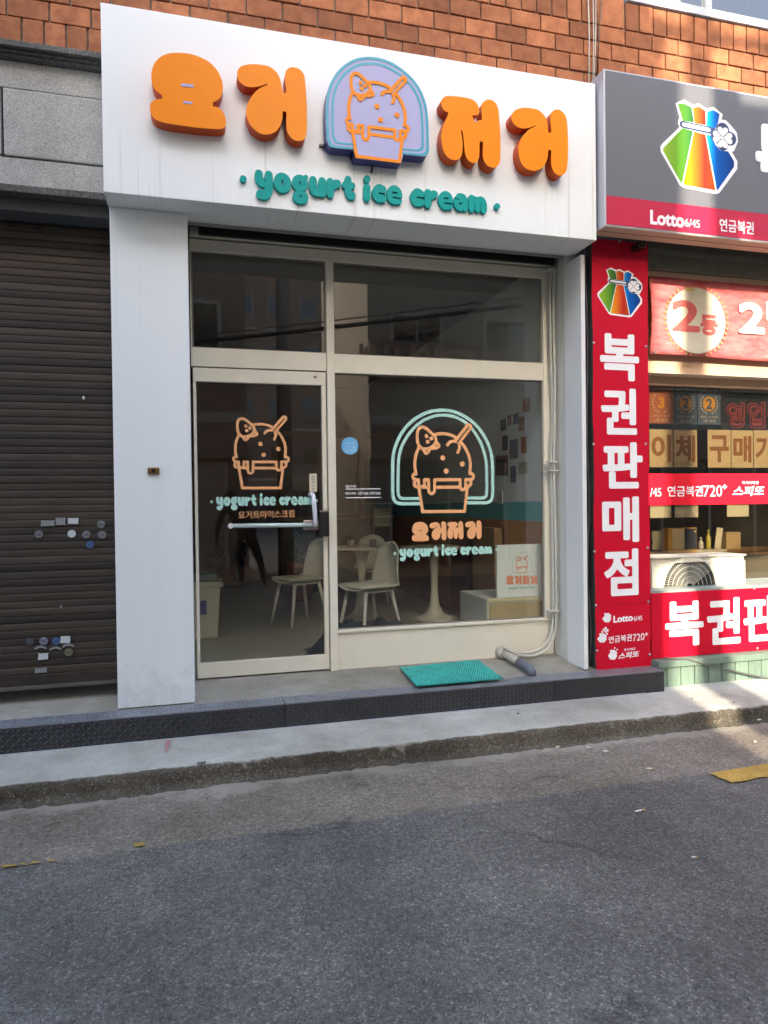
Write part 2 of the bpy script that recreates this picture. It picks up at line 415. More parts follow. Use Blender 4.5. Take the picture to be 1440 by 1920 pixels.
def sign_white():
    m = bpy.data.materials.new('white_cladding_panel'); m.use_nodes = True
    N = m.node_tree.nodes; L = m.node_tree.links; b = N['Principled BSDF']; b.inputs['Roughness'].default_value = .4
    ge = N.new('ShaderNodeNewGeometry'); sp = N.new('ShaderNodeSeparateXYZ'); L.new(ge.outputs['Position'], sp.inputs[0])
    mp = N.new('ShaderNodeMapping'); mp.inputs['Scale'].default_value = (34, 1, .5); L.new(ge.outputs['Position'], mp.inputs[0])
    n1 = N.new('ShaderNodeTexNoise'); n1.inputs['Scale'].default_value = 1; n1.inputs['Detail'].default_value = 3; L.new(mp.outputs[0], n1.inputs[0])
    r1 = N.new('ShaderNodeMapRange'); r1.inputs[1].default_value = .60; r1.inputs[2].default_value = .80; L.new(n1.outputs[0], r1.inputs[0])
    mz = N.new('ShaderNodeMapRange'); mz.inputs[1].default_value = 3.95; mz.inputs[2].default_value = 3.55; L.new(sp.outputs['Z'], mz.inputs[0])
    mu = N.new('ShaderNodeMath'); mu.operation = 'MULTIPLY'; L.new(r1.outputs[0], mu.inputs[0]); L.new(mz.outputs[0], mu.inputs[1])
    m3 = N.new('ShaderNodeMath'); m3.operation = 'MULTIPLY'; m3.inputs[1].default_value = .5; L.new(mu.outputs[0], m3.inputs[0])
    n2 = N.new('ShaderNodeTexNoise'); n2.inputs['Scale'].default_value = 2.5; n2.inputs['Detail'].default_value = 5; L.new(ge.outputs['Position'], n2.inputs[0])
    rp = N.new('ShaderNodeValToRGB'); rp.color_ramp.elements[0].color = (.775, .81, .82, 1); rp.color_ramp.elements[1].color = (.82, .855, .865, 1); L.new(n2.outputs[0], rp.inputs[0])
    mx = N.new('ShaderNodeMix'); mx.data_type = 'RGBA'; L.new(m3.outputs[0], mx.inputs[0]); L.new(rp.outputs[0], mx.inputs[6]); mx.inputs[7].default_value = (.40, .31, .22, 1)
    L.new(mx.outputs[2], b.inputs['Base Color'])
    MATS[m.name] = m
    return m
SIGNW = sign_white()
def pillar_white():
    m = bpy.data.materials.new('white_pillar_paint'); m.use_nodes = True
    N = m.node_tree.nodes; L = m.node_tree.links; b = N['Principled BSDF']; b.inputs['Roughness'].default_value = .42
    ge = N.new('ShaderNodeNewGeometry'); sp = N.new('ShaderNodeSeparateXYZ'); L.new(ge.outputs['Position'], sp.inputs[0])
    n = N.new('ShaderNodeTexNoise'); n.inputs['Scale'].default_value = 9; n.inputs['Detail'].default_value = 7; n.inputs['Roughness'].default_value = .7; L.new(ge.outputs['Position'], n.inputs[0])
    mz = N.new('ShaderNodeMapRange'); mz.inputs[1].default_value = .75; mz.inputs[2].default_value = .25; mz.inputs[3].default_value = -.25; mz.inputs[4].default_value = .16; L.new(sp.outputs['Z'], mz.inputs[0])
    ad = N.new('ShaderNodeMath'); ad.operation = 'ADD'; L.new(n.outputs[0], ad.inputs[0]); L.new(mz.outputs[0], ad.inputs[1])
    r = N.new('ShaderNodeMapRange'); r.inputs[1].default_value = .44; r.inputs[2].default_value = .75; r.inputs[4].default_value = .28; L.new(ad.outputs[0], r.inputs[0])
    mp = N.new('ShaderNodeMapping'); mp.inputs['Scale'].default_value = (26, 26, .35); L.new(ge.outputs['Position'], mp.inputs[0])
    n3 = N.new('ShaderNodeTexNoise'); n3.inputs['Scale'].default_value = 1; n3.inputs['Detail'].default_value = 4; L.new(mp.outputs[0], n3.inputs[0])
    rp = N.new('ShaderNodeValToRGB'); rp.color_ramp.elements[0].position = .35; rp.color_ramp.elements[1].position = .6; rp.color_ramp.elements[0].color = (.73, .775, .79, 1); rp.color_ramp.elements[1].color = (.75, .795, .81, 1); L.new(n3.outputs[0], rp.inputs[0])
    mx = N.new('ShaderNodeMix'); mx.data_type = 'RGBA'; L.new(r.outputs[0], mx.inputs[0]); L.new(rp.outputs[0], mx.inputs[6]); mx.inputs[7].default_value = (.30, .27, .22, 1)
    L.new(mx.outputs[2], b.inputs['Base Color']); MATS[m.name] = m
    return m
PILW = pillar_white()

# ------------------------------------------------------------------ ground
ROADM = road_mat()
PAVE = pave_mat()
ENTRY = ground_mat('worn_entry_concrete', (.34, .33, .29), (.7, .68, .64), (.42, .41, .37), (.66, .64, .58), 200, .35)

def sheet(name, x0, x1, ys, zs, m, nx, jit=0, parent=None):
    v, f = [], []
    for i in range(nx+1):
        x = x0+(x1-x0)*i/nx
        for y, z in zip(ys, zs): v.append((x, y+(rnd(-jit, jit) if jit else 0), z))
    k = len(ys)
    for i in range(nx):
        for j in range(k-1): f.append((i*k+j, (i+1)*k+j, (i+1)*k+j+1, i*k+j+1))
    return link(name, mesh(name, v, f), m, parent)
road = tag(sheet('road', -150, 150, [-150, 3.9], [0, 0], ROADM, 1), kind='structure')
# pavement: concrete slab with a worn, uneven kerb nose
def pavement():
    bm = bmesh.new(); rows = []
    prof = [(4.60, .120, 0), (4.30, .122, .002), (4.0, .108, .003), (3.80, .101, .004), (3.765, .094, .007), (3.752, .080, .010), (3.750, .040, .010), (3.742, .012, .012), (3.70, .001, .02)]
    n = 520; x0, x1 = -8, 9
    for i in range(n+1):
        x = x0+(x1-x0)*i/n; w1 = .008*math.sin(x*2.3)+.005*math.sin(x*7.1+1); row = []
        for k, (y, z, j) in enumerate(prof):
            row.append(bm.verts.new((x, y+rnd(-j, j)*.7+(w1 if k > 2 else 0), z+rnd(-j, j)*.45*(1 if k < 8 else .2))))
        rows.append(row)
    for i in range(n):
        for k in range(len(prof)-1):
            f = bm.faces.new((rows[i][k], rows[i+1][k], rows[i+1][k+1], rows[i][k+1])); f.smooth = True
    me = bm_mesh('pavement', bm); me.materials.append(PAVE)
    return tag(link('pavement', me), kind='structure')
pavement()
# painted yellow line pieces on the asphalt edge
YEL = ground_mat('worn_yellow_paint', (.52, .33, .07), (.62, .6, .55), (.55, .40, .14), (.62, .62, .60), 140, .4)
def paint(name, quads, seed):
    v, f = [], []
    random.seed(seed)
    for pts in quads:
        b = len(v); lp = []
        for a in range(4):
            p, q = Vector(pts[a]), Vector(pts[(a+1) % 4])
            n = max(2, int((q-p).length/.02))
            for k in range(n):
                c = p.lerp(q, k/n); lp.append((c.x+rnd(-.006, .006), c.y+rnd(-.006, .006), .009))
        v += lp; f.append(tuple(range(b, b+len(lp))))
    return link(name, mesh(name, v, f), YEL, road)
q = [G(1330, 1452, 0), G(1372, 1471, 0), G(1560, 1437, 0), G(1500, 1425, 0)]
paint('yellow_marking', [q], 3)
for k, (a, b) in enumerate(((-40, -8), (4, 30), (36, 50), (58, 74), (80, 84), (90, 104))):
    def yl(x): return 1629-(x)*.128
    paint('yellow_marking', [[G(a, yl(a)-1.5-k % 2, 0), G(b, yl(b)-1, 0), G(b, yl(b)+1.2+k % 3*.5, 0), G(a, yl(a)+1, 0)]], 20+k)
paint('yellow_marking', [[G(250, 1586, 0), G(272, 1584, 0), G(272, 1588, 0), G(252, 1590, 0)]], 5)
random.seed(11)

# ------------------------------------------------------------------ entrance slab, steel step
flo = link('entrance_floor', mesh('entrance_floor', [(-4, 4.30, .262), (2.75, 4.30, .262), (2.75, 4.83, .307), (-4, 4.83, .307), (-4, 4.30, .1), (2.75, 4.30, .1)], [(0, 1, 2, 3), (4, 5, 1, 0)]), ENTRY)
tag(flo, kind='structure')
PLATE = mat('checker_plate_black', (.036, .037, .042), .42, .15, var=.35, vscale=9, bump=.1, bscale=70, spec=.5)
PLATE_T = mat('checker_plate_worn_top', (.23, .245, .27), .4, .2, var=.4, vscale=10, bump=.1, bscale=60)  # tread coloured lighter and bluer than the riser
zt, zb_, ysf, ysb = .262, .117, 4.18, 4.335
step = thing('checker_plate_step', 'black diamond checker plate step running along the shopfront', 'step', (0.4, ysf, zb_))
def plate_seg(x0, x1, lugs):
    o = -Vector((.4, ysf, zb_))
    bm = bmesh.new(); add_box(bm, x0, x1, ysf, ysf+.006, zb_, zt-.006, .001)
    pl = link('riser_plate', bm_mesh('riser_plate', bm), PLATE, step); pl.location = o
    bm = bmesh.new(); add_box(bm, x0, x1, ysf, ysb, zt-.005, zt+.003, .002)
    pt = link('tread_plate', bm_mesh('tread_plate', bm), PLATE_T, step); pt.location = o
    if not lugs: return
    v, f = [], []; vt, ft = [], []
    def lug(c, d, n, v, f, L=.017, W=.0045, H=.0028):
        b = len(v); t = n.cross(d)
        for s, ww, hh in ((-1, 0, 0), (-.45, 1, 0), (.45, 1, 0), (1, 0, 0), (.45, -1, 0), (-.45, -1, 0), (-.4, 0, 1), (.4, 0, 1)):
            v.append(c+d*(s*L)+t*(ww*W)+n*(hh*H))
        for q in ((0, 1, 6), (1, 2, 7, 6), (2, 3, 7), (3, 4, 7), (4, 5, 6, 7), (5, 0, 6)): f.append(tuple(b+k for k in q))
    nF, nT = Vector((0, -1, 0)), Vector((0, 0, 1)); pit = .0275
    for i in range(int((x1-x0)/pit)):
        for j in range(5):
            s = 1 if (i+j) % 2 else -1
            lug(Vector((x0+.014+i*pit, ysf, zb_+.016+j*.0275)), Vector((1, 0, s)).normalized(), nF, v, f)
            lug(Vector((x0+.014+i*pit, ysf+.018+j*.0275, zt+.003)), Vector((1, s, 0)).normalized(), nT, vt, ft)
    lo = link('raised_lugs', mesh('raised_lugs', v, f), PLATE, step); lo.location = o
    lo['kind'] = 'stuff'
    lt = link('raised_lugs', mesh('raised_lugs', vt, ft), PLATE_T, step); lt.location = o; lt['kind'] = 'stuff'
plate_seg(-3.2, .495, True); plate_seg(.499, 2.30, True); plate_seg(2.304, 3.155, False)
g = box('base_strip', -3.2, 3.0, ysf-.004, ysf, .112, .121, ALU, step, .001); g.location = -Vector((.4, ysf, zb_))

# ------------------------------------------------------------------ brick building
BRICK = mat('orange_brick', (.43, .17, .075), .85, var=.4, vscale=14, bump=.4, bscale=120, col2=(.25, .088, .042), rand=.35, spec=.3)
MORTAR = mat('dark_mortar', (.33, .30, .26), .95, var=.4, vscale=30, bump=.5, bscale=90)
bld = thing('brick_building', 'orange brick building above the shop signs', 'building', (1, 4.43, .3))
OB = -Vector((1, 4.43, .3))
def part(o, off=OB):
    o.location = off; return o
def bpart(name, *a, **k): return part(box(name, *a, **k))
bpart('wall', -5, 3.05, 4.432, 4.80, 4.10, 7.4, MORTAR, bld, bevel=0)
bpart('wall', 3.05, 10, 4.432, 4.80, 3.40, 5.05, MORTAR, bld, bevel=0)
bpart('wall', -.5, 2.75, 4.60, 4.80, 3.32, 4.10, CONC, bld, bevel=0)
bpart('wall', -5, -.5, 4.62, 4.80, 3.2, 4.10, CONC, bld, bevel=0)
bpart('wall', 3.05, 10, 4.432, 4.80, 6.6, 7.4, MORTAR, bld, bevel=0)
bpart('roof_slab', -5, 10, 4.35, 11.4, 7.4, 7.6, CONC, bld, bevel=.01)
BL, BH, BD = .215, .107, .03
bm = bmesh.new(); add_box(bm, 0, BL, 0, BD, 0, BH, .004); brick_me = bm_mesh('brick', bm); brick_me.materials.append(BRICK)
bm = bmesh.new(); add_box(bm, 0, BH, 0, BD, 0, .188, .004); sold_me = bm_mesh('soldier_brick', bm); sold_me.materials.append(BRICK)
def put_brick(me, x, z):
    o = link('brick', me, None, bld); o.location = OB+Vector((x, YB-.006+rnd(-.002, .002), z+rnd(-.0015, .0015)))
    o.rotation_euler = (rnd(-.006, .006), rnd(-.004, .004), rnd(-.008, .008)); return o
zs0 = 3.414+CAM_H
def seen(x, z):
    d = Vector((x, YB, z-CAM_H)); u = d.dot(rt)/d.dot(fw)*FPX+720; v_ = d.dot(dn)/d.dot(fw)*FPX+960
    return -70 < u < 1500 and -60 < v_
def hidden_by_sign(x, z):
    d = Vector((x+.1, YB, z-CAM_H+.15)); k = YS/d.y
    return -.45 < d.x*k < 2.6 and d.z*k+CAM_H < 4.23
def hidden_by_lot(x, z):
    d = Vector((x+.1, YB, z-CAM_H+.15)); k = YL/d.y
    return d.x*k > 2.7 and d.z*k+CAM_H < 2.87+CAM_H-.05
row = 0
z = zs0-.118
rows = []
while z > 4.25: rows.append(z); z -= .118
up = zs0+.198
for k in range(4): rows.append(up+k*.118)
for r_i, z in enumerate(rows):
    off = .1125*(r_i % 2); x = -1.9+off
    while x < 4.6:
        if seen(x+.1, z) and not hidden_by_sign(x, z) and not hidden_by_lot(x, z) and not (x > 2.9 and z > zs0+.1): put_brick(brick_me, x, z)
        x += .225
x = -2.0
while x < 4.6:                                                   # soldier course below the windows
    if not 2.72 < x < 3.03 and seen(x, zs0) : put_brick(sold_me, x, zs0)
    x += .1175
for z in (zs0, zs0+.1):
    put_brick(brick_me, 2.822, z)
x = -2.0
while x < -.35:                                                  # soldier course over the stone cornice
    put_brick(sold_me, x+.02, 2.63+CAM_H); x += .1175
# upper window
wfr = part(box('window', 3.06, 5.6, 4.40, 4.46, 5.075, 5.135, ALU, bld)); wfr['label'] = 'pale aluminium window frame above the lottery sign'
for xx, ww in ((3.06, .03), (3.735, .05), (4.6, .04)): box('mullion', xx, xx+ww, 4.405, 4.455, 5.135, 6.55, ALU, wfr)
for a, b in ((3.09, 3.735), (3.785, 4.6)): box('pane', a, b, 4.425, 4.431, 5.135, 6.55, GLASS, wfr, 0)
box('window_head', 3.06, 5.6, 4.40, 4.46, 6.55, 6.6, ALU, wfr)
CURT = mat('cream_curtain', (.55, .5, .36), .9, var=.2, vscale=6, stretch=(8, 1, .5))
cv, cf = [], []
for i in range(41):
    x = 3.1+.55*i/40; y = 4.56+.02*math.sin(i*1.3); cv += [(x, y, 5.05), (x, y, 6.6)]
    if i: cf.append((2*i-2, 2*i, 2*i+1, 2*i-1))
part(link('curtain', mesh('curtain', cv, cf, True), CURT, bld))
bpart('room_back', 3.06, 10, 6.2, 6.3, 5.05, 6.6, DARK, bld, bevel=0)

# stone lintel and cornice over the roller shutter
GRAN = ground_mat('grey_granite', (.43, .43, .41), (.46, .46, .46), (.62, .62, .61), (.85, .85, .85), 240, .12, .7)
GRAN_D = ground_mat('weathered_cornice', (.15, .15, .145), (.5, .5, .5), (.26, .26, .25), (.5, .5, .48), 120, .5, .85)
lint = thing('stone_lintel', 'grey granite lintel with moulded cornice over the roller shutter', 'stone lintel', (-1.5, 4.4, 3.2))
OL = -Vector((-1.5, 4.4, 3.2))
def zpx(px, py, Y): return P(px, py, Y)[1]
zc = [zpx(95, 90, 4.36), zpx(95, 96, 4.33), zpx(95, 104, 4.36), zpx(95, 112, 4.37), zpx(95, 122, 4.39)]
yy = [4.33, 4.315, 4.345, 4.36, 4.375]
for k in range(4):
    part(box('moulding', -4, -.46, yy[k], 4.62, zc[k+1]+.001, zc[k], GRAN_D, lint, .006), OL)
zA, zB1, zC1, zD = zpx(95, 176, 4.4), zpx(95, 303, 4.4), zpx(95, 357, 4.4), zpx(95, 371, 4.4)
xj = P(5, 230, 4.4)[0]
for a, b in ((-4, -2.3), (-2.294, -.46)): part(box('stone', a, b, 4.396, 4.62, zA+.004, zc[4]-.002, GRAN, lint, .006), OL)
for a, b in ((-3.6, -2.3), (-2.29, xj-.006), (xj+.006, -.46)): part(box('stone', a, b, 4.384, 4.62, zB1+.004, zA-.004, GRAN, lint, .01), OL)
part(box('stone', -4, -.46, 4.392, 4.62, zC1+.003, zB1-.003, GRAN, lint, .006), OL)
part(box('stone', -4, -.46, 4.36, 4.62, zD, zC1-.001, GRAN_D, lint, .005), OL)
part(box('stone', -4, -.46, 4.44, 4.60, zD-.075, zD-.002, mat('shutter_box_grey', (.09, .095, .10), .6, var=.2), lint, .004), OL)

# roller shutter
SL = mat('rusty_brown_slat', (.050, .035, .024), .65, .05, var=.5, vscale=9, stretch=(.35, 1, 3), bump=.15, bscale=50, rand=.6, col2=(.024, .018, .014))
shut = thing('roller_shutter', 'closed dark brown metal roller shutter left of the white pillar', 'roller shutter', (-1.6, 4.6, .38))
OSH = -Vector((-1.6, 4.6, .38))
zs_b = P(100, 1285, 4.6)[1]; zs_t = zD-.06
pit = .0445; n_sl = int((zs_t-zs_b-.075)/pit)
prof = [(0, .0005), (.0025, .002), (-.0010, .005), (-.0022, .022), (-.0012, .038), (.001, .0425), (.0012, .0445)]
v, f = [], []
for xx in (-3.2, -.452):
    for dy, dz in prof: v.append((xx, dy, dz))
for k in range(len(prof)-1): f.append((k, k+7, k+8, k+1))
slat_me = mesh('slat', v, f, False); slat_me.materials.append(SL)
for k in range(n_sl):
    o = link('slat', slat_me, None, shut); o.location = OSH+Vector((0, 4.6+rnd(-.0015, .0015), zs_b+.075+k*pit))
bar = part(box('bottom_bar', -3.2, -.455, 4.585, 4.615, zs_b, zs_b+.075, SL, shut, .004), OSH)
part(box('bottom_lip', -3.2, -.455, 4.565, 4.60, zs_b-.008, zs_b+.012, mat('galvanised_lip', (.16, .15, .14), .5, .5, var=.3), shut, .003), OSH)
for px, py in ((20, 422), (70, 428), (138, 410), (60, 1271), (95, 1268), (160, 1262)):
    x, zz = P(px, py, 4.59)
    part(flat('slot', [circle(x, zz, .028, 12, .008)], 4.5895 if py < 900 else 4.582, .002, DARK, shut), OSH)
bpart('dark_back', -4, -.4, 4.9, 4.95, .1, 3.3, DARK, bld, bevel=0)  # unseen dark sheet added to keep the gap under the shutter black
bpart('side_wall', -.40, -.30, 4.76, 11.2, .1, 3.4, PLASTER, bld, bevel=0)
# stickers on the shutter
SK = dict(w=(.55, .6, .63), g=(.32, .34, .35), b=(.06, .19, .5), p=(.42, .42, .56), k=(.10, .12, .13), o=(.30, .30, .14), c=(.50, .58, .60))
def skm(k): return mat('sticker_'+k, SK[k], .6, var=.6 if k in 'gkop' else .25, vscale=170, col2=tuple(c*.35 for c in SK[k]) if k in 'gkopb' else None)
for px, py, k in ((72.8, 1001.6, 'g'), (134.6, 1000.8, 'c'), (162, 1002, 'g'), (191.4, 1002.5, 'g'), (189.5, 983, 'g'), (168.8, 1021, 'b'), (55.8, 1203, 'k'), (82, 1202, 'p'), (105.4, 1202, 'b'), (128.8, 1223, 'o')):
    x, zz = P(px, py, 4.59); st_ = part(flat('sticker', [circle(x, zz, .0235)], 4.588, .0015, skm(k), shut), OSH)
    if k != 'c':
        INK = mat('sticker_ink', (.05, .06, .08), .7)
        flat('sticker_print', [circle(x, zz, .020, 20), circle(x, zz, .0175, 20)], 4.587, .0008, INK, st_)
        for dz in (.006, -.001, -.008): flat('sticker_print', [[(x-.013, zz+dz-.002), (x+.013, zz+dz-.002), (x+.013, zz+dz+.002), (x-.013, zz+dz+.002)]], 4.587, .0008, INK, st_)
for a in ((76, 975, 102.6, 987, 'g'), (104, 970, 123.6, 985, 'g'), (127, 970.7, 147, 983, 'w'), (113, 1192, 131.7, 1206, 'w'), (71, 1224, 91, 1237, 'w'), (65, 1252, 88, 1262, 'g'), (154, 742, 159, 749, 'w'), (112, 1134, 117, 1141, 'g')):
    x0, x1, z0, z1 = prect(*a[:4], 4.59); n = 5
    lp = [(x0+(x1-x0)*t/n, z0+rnd(0, .004)) for t in range(n)]+[(x1+rnd(-.004, 0), z0+(z1-z0)*t/3) for t in range(3)]+[(x1-(x1-x0)*t/n, z1+rnd(-.005, 0)) for t in range(n)]+[(x0+rnd(0, .004), z1-(z1-z0)*t/3) for t in range(3)]
    part(flat('sticker', [lp], 4.588, .0015, skm(a[4]), shut), OSH)
for px, py in ((76, 1217), (104, 1218.5), (128, 1213)):
    x, zz = P(px, py, 4.59)
    lp = [(x-.032+.064*t/8, zz-.004+.012*math.sin(math.pi*t/8)) for t in range(9)]+[(x+.032-.064*t/8, zz+.009+.012*math.sin(math.pi*t/8)) for t in range(9)]
    part(flat('sticker', [lp], 4.588, .0015, skm('g'), shut), OSH)

# ------------------------------------------------------------------ white shop sign
XS0, XS1 = P(188, 4, YS)[0], P(1117.5, 300, YS)[0]
ZS0, ZS1 = .4235*YS+CAM_H, .676*YS+CAM_H
sign = thing('shop_sign', 'white sign board with fat orange Korean letters and round ice cream logo', 'shop sign', ((XS0+XS1)/2, YS, ZS0))
OG = -Vector(sign.location)
def spart(o): return part(o, OG)
bm = bmesh.new(); add_box(bm, XS0, XS1, YS, 4.425, ZS0, ZS1, .004)
pm = bm_mesh('sign_panel', bm); spart(link('sign_panel', pm, SIGNW, sign))
spart(box('soffit_lip', XS0+.02, XS1-.02, 4.425, 4.47, ZS0+.004, ZS0+.06, WHITE, sign, .002))
pil = thing('white_pillar', 'white clad pillar between the brown shutter and the glass door', 'pillar', (-.25, YP, .26))
XP0, XP1 = P(213, 860, YP)[0], P(358.5, 860, YP)[0]
part(box('cladding_panel', XP0, XP1, YP, 4.745, .272, ZS0-.002, PILW, pil, .004), -Vector(pil.location))
part(box('dark_gap_fill', XP0+.02, XP1-.02, YP+.03, 4.74, .24, .272, DARK, pil, 0), -Vector(pil.location))  # dark block standing in for the shaded gap under the pillar
# bronze key switch on the pillar
x0, x1, z0, z1 = prect(277, 877, 299, 889, YP)
ks = thing('key_switch', 'small bronze key switch box screwed to the white pillar', 'switch', ((x0+x1)/2, YP, z0))
BRZ = mat('bronze', (.22, .13, .05), .4, .7)
part(box('switch_body', x0, x1, YP-.016, YP, z0, z1, BRZ, ks, .004), -Vector(ks.location))
part(flat('keyhole', [circle((x0+x1)/2, (z0+z1)/2, .011)], YP-.020, .004, BLACKP, ks), -Vector(ks.location))
# thin white panel at the right end
XF = .552*YW
fin = thing('white_side_panel', 'thin white panel closing the right side of the yogurt shopfront', 'panel', (XF, YP, .26))
OF = -Vector(fin.location)
part(box('outer_panel', XF, XF+.032, YP, 4.57, .275, ZS0-.03, WHITE, fin, .002), OF)
part(box('inner_reveal', XF+.008, XF+.10, 4.573, 4.83, .28, 3.32, PLASTER, fin, .002), OF)

# fat orange letters (outlines measured on the front faces)
def zoom(pts, ox, oy, s): return [(ox+a/s, oy+b/s) for a, b in pts]
YO = [(62,300),(65,240),(85,180),(120,135),(170,103),(240,86),(320,86),(400,97),(480,125),(545,160),(595,205),(630,255),(655,310),(666,370),(660,420),(640,465),(610,490),(585,500),(582,519),(584,538),(610,540),(645,560),(672,595),(690,645),(690,690),(675,715),(640,727),(560,724),(440,715),(320,698),(200,680),(120,658),(80,630),(58,590),(50,555),(55,515),(75,490),(105,477),(148,473),(152,458),(148,440),(120,420),(90,390),(70,350)]
GEO1 = [(787,250),(795,225),(820,200),(860,187),(920,181),(1000,187),(1060,203),(1105,235),(1135,275),(1155,330),(1165,385),(1171,414),(1198,420),(1197,380),(1192,330),(1190,280),(1198,240),(1220,215),(1255,207),(1300,217),(1335,245),(1355,290),(1362,350),(1368,440),(1373,560),(1375,680),(1370,770),(1355,810),(1330,825),(1295,828),(1255,812),(1222,775),(1205,730),(1202,660),(1201,588),(1171,584),(1168,640),(1150,700),(1115,745),(1070,768),(1020,773),(970,758),(920,720),(885,670),(865,610),(865,550),(880,500),(910,450),(950,405),(990,378),(1038,356),(1034,348),(975,366),(910,375),(850,362),(810,330),(790,290)]
JJEO = [(92,180),(95,150),(115,122),(150,107),(220,108),(300,117),(370,130),(420,152),(455,190),(472,240),(470,280),(450,298),(408,301),(406,315),(420,345),(432,380),(445,360),(470,348),(498,348),(500,300),(495,250),(497,200),(515,165),(550,145),(590,145),(625,165),(650,200),(665,250),(672,330),(680,430),(684,550),(684,680),(680,760),(660,800),(630,820),(590,818),(555,800),(525,760),(510,710),(510,640),(509,570),(480,566),(476,640),(470,720),(450,765),(420,775),(385,765),(355,735),(335,690),(325,630),(320,550),(310,480),(301,452),(290,452),(295,490),(305,560),(305,640),(295,700),(270,735),(235,745),(190,738),(150,710),(120,665),(105,610),(95,540),(97,470),(110,410),(135,350),(155,310),(163,272),(130,258),(105,225)]
GEO2 = [(795,330),(800,290),(825,255),(870,232),(930,224),(1000,230),(1060,245),(1105,280),(1135,320),(1155,380),(1160,430),(1164,466),(1192,472),(1192,430),(1186,370),(1185,310),(1200,265),(1235,243),(1275,245),(1310,270),(1335,305),(1350,360),(1356,440),(1360,550),(1360,680),(1355,790),(1345,850),(1320,885),(1280,900),(1240,885),(1210,845),(1195,790),(1193,720),(1192,652),(1164,649),(1160,700),(1140,770),(1100,825),(1050,848),(1000,850),(950,835),(905,790),(880,735),(867,670),(870,600),(890,540),(930,480),(980,435),(1038,406),(1034,400),(1000,412),(940,430),(885,425),(840,405),(810,370)]
YF = YS-.085
letters = []
for pts, (ox, oy, s) in ((YO, (270, 80, 4.5)), (GEO1, (270, 80, 4.5)), (JJEO, (810, 160, 5.3333)), (GEO2, (810, 160, 5.3333))):
    letters.append([tuple(P(a, b, YF)) for a, b in zoom(pts, ox, oy, s)])
letter_loops = [[tuple(p) for p in spline(l, 5)] for l in letters]
def letter_body(lp, i):
    me = loops_mesh('letter', [lp], YF+.004, .081); me.materials.append(ORANGE_SIDE)
    o = spart(link('letter', me, None, sign))
    cx = sum(p[0] for p in lp)/len(lp); cz = sum(p[1] for p in lp)/len(lp)
    flat('letter_face', [lp], YF, .004, ORANGE, o)
    return o
yo_cut = []
for a, b, c, d in ((312, 345, 418, 378), (330, 492, 408, 520)):
    t = [(a, b), (c, b+9), (c, d), (a, d-9)]
    yo_cut.append([P(*p, YF) for p in zoom(t, 270, 80, 4.5)])
for i, lp in enumerate(letter_loops):
    o = letter_body(lp, i)
    if i == 0:
        for c in yo_cut: flat('slot_inlay', [c], YF-.002, .002, LILAC, o)

# ------------------------------------------------------------------ the ice cream logo (measured on the door, plane units)
def dpt(a, b): return P(410+a/9.6, 760+b/9.6, YW)
def dp(pts): return [dpt(a, b) for a, b in pts]
U = (dpt(1100, 900)[0]-dpt(300, 900)[0])/800          # metres per drawing unit
def strokes(filled=False):
    r = 24*U
    it = []
    def s(pts, sm=True, rr=r):
        q = dp(pts)
        it.append(('s', [tuple(p) for p in (spline(q, 5, False) if sm and len(q) > 2 else q)], rr))
    s([(325,925),(306,840),(304,760),(312,680),(335,600),(365,530)]); s([(630,340),(700,330),(770,328),(860,340),(930,363),(985,398)])
    s([(1070,465),(1130,540),(1178,630),(1207,720),(1215,810),(1202,925)])
    s([(325,918),(288,925),(270,960),(290,1000),(330,1012)]); s([(1205,925),(1250,932),(1268,965),(1250,1002),(1210,1012)])
    s([(330,1012),(365,1012)], False); s([(460,1012),(530,1012)], False); s([(628,1014),(1048,1014)], False); s([(1138,1012),(1215,1012)], False)
    s([(312,1020),(293,1060),(305,1100),(345,1120)]); s([(1210,1020),(1225,1060),(1210,1100),(1165,1120)])
    s([(345,1120),(530,1122)], False); s([(650,1125),(1048,1125)], False); s([(1138,1122),(1165,1120)], False)
    s([(365,1012),(365,1080),(378,1108),(412,1116),(448,1108),(460,1080),(460,1012)], False)
    s([(530,1012),(530,1170),(545,1205),(580,1222),(612,1205),(628,1170),(628,1014)], False)
    s([(1048,1014),(1048,1125),(1062,1155),(1093,1166),(1124,1155),(1138,1125),(1138,1012)], False)
    s([(372,1145),(432,1485),(1122,1485),(1165,1150)], False)
    q = spline(dp([(420,228),(368,255),(342,320),(342,400),(356,475),(395,530),(455,553),(540,545),(615,500),(650,430),(630,372),(590,330),(530,280),(470,240)]), 5); it.append(('s', [tuple(p) for p in q+[q[0]]], r))
    s([(442,560),(465,600),(492,618),(520,600),(550,560)]); s([(590,545),(650,540),(690,520),(698,500),(665,465)])
    for a, b in ((493, 364), (570, 398), (513, 447)): it.append(('s', [dpt(a, b)], 32*U))
    s([(838,495),(870,458),(910,442),(965,440)]); s([(1028,490),(1036,540),(1008,605)])
    for a, b in ((760, 688), (1083, 780), (818, 884)): it.append(('s', [dpt(a, b)], 40*U))
    it.append(('s', [dpt(1015, 425), dpt(1190, 227)], 57*U)); it.append(('-s', [dpt(1000, 455), dpt(1186, 236)], 11*U))
    return it
LOGO = contour(strokes(), 330)
LB = (*dpt(245, 1510), *dpt(1295, 175))               # logo bounding box
LBOX = (LB[0], LB[1], LB[2], LB[3])
def logo(name, x0, x1, z0, z1, y, th, m, parent, off=None):
    o = flat(name, fit_loops(LOGO, x0, x1, z0, z1, LBOX), y, th, m, parent)
    if off is not None: o.location = off
    return o
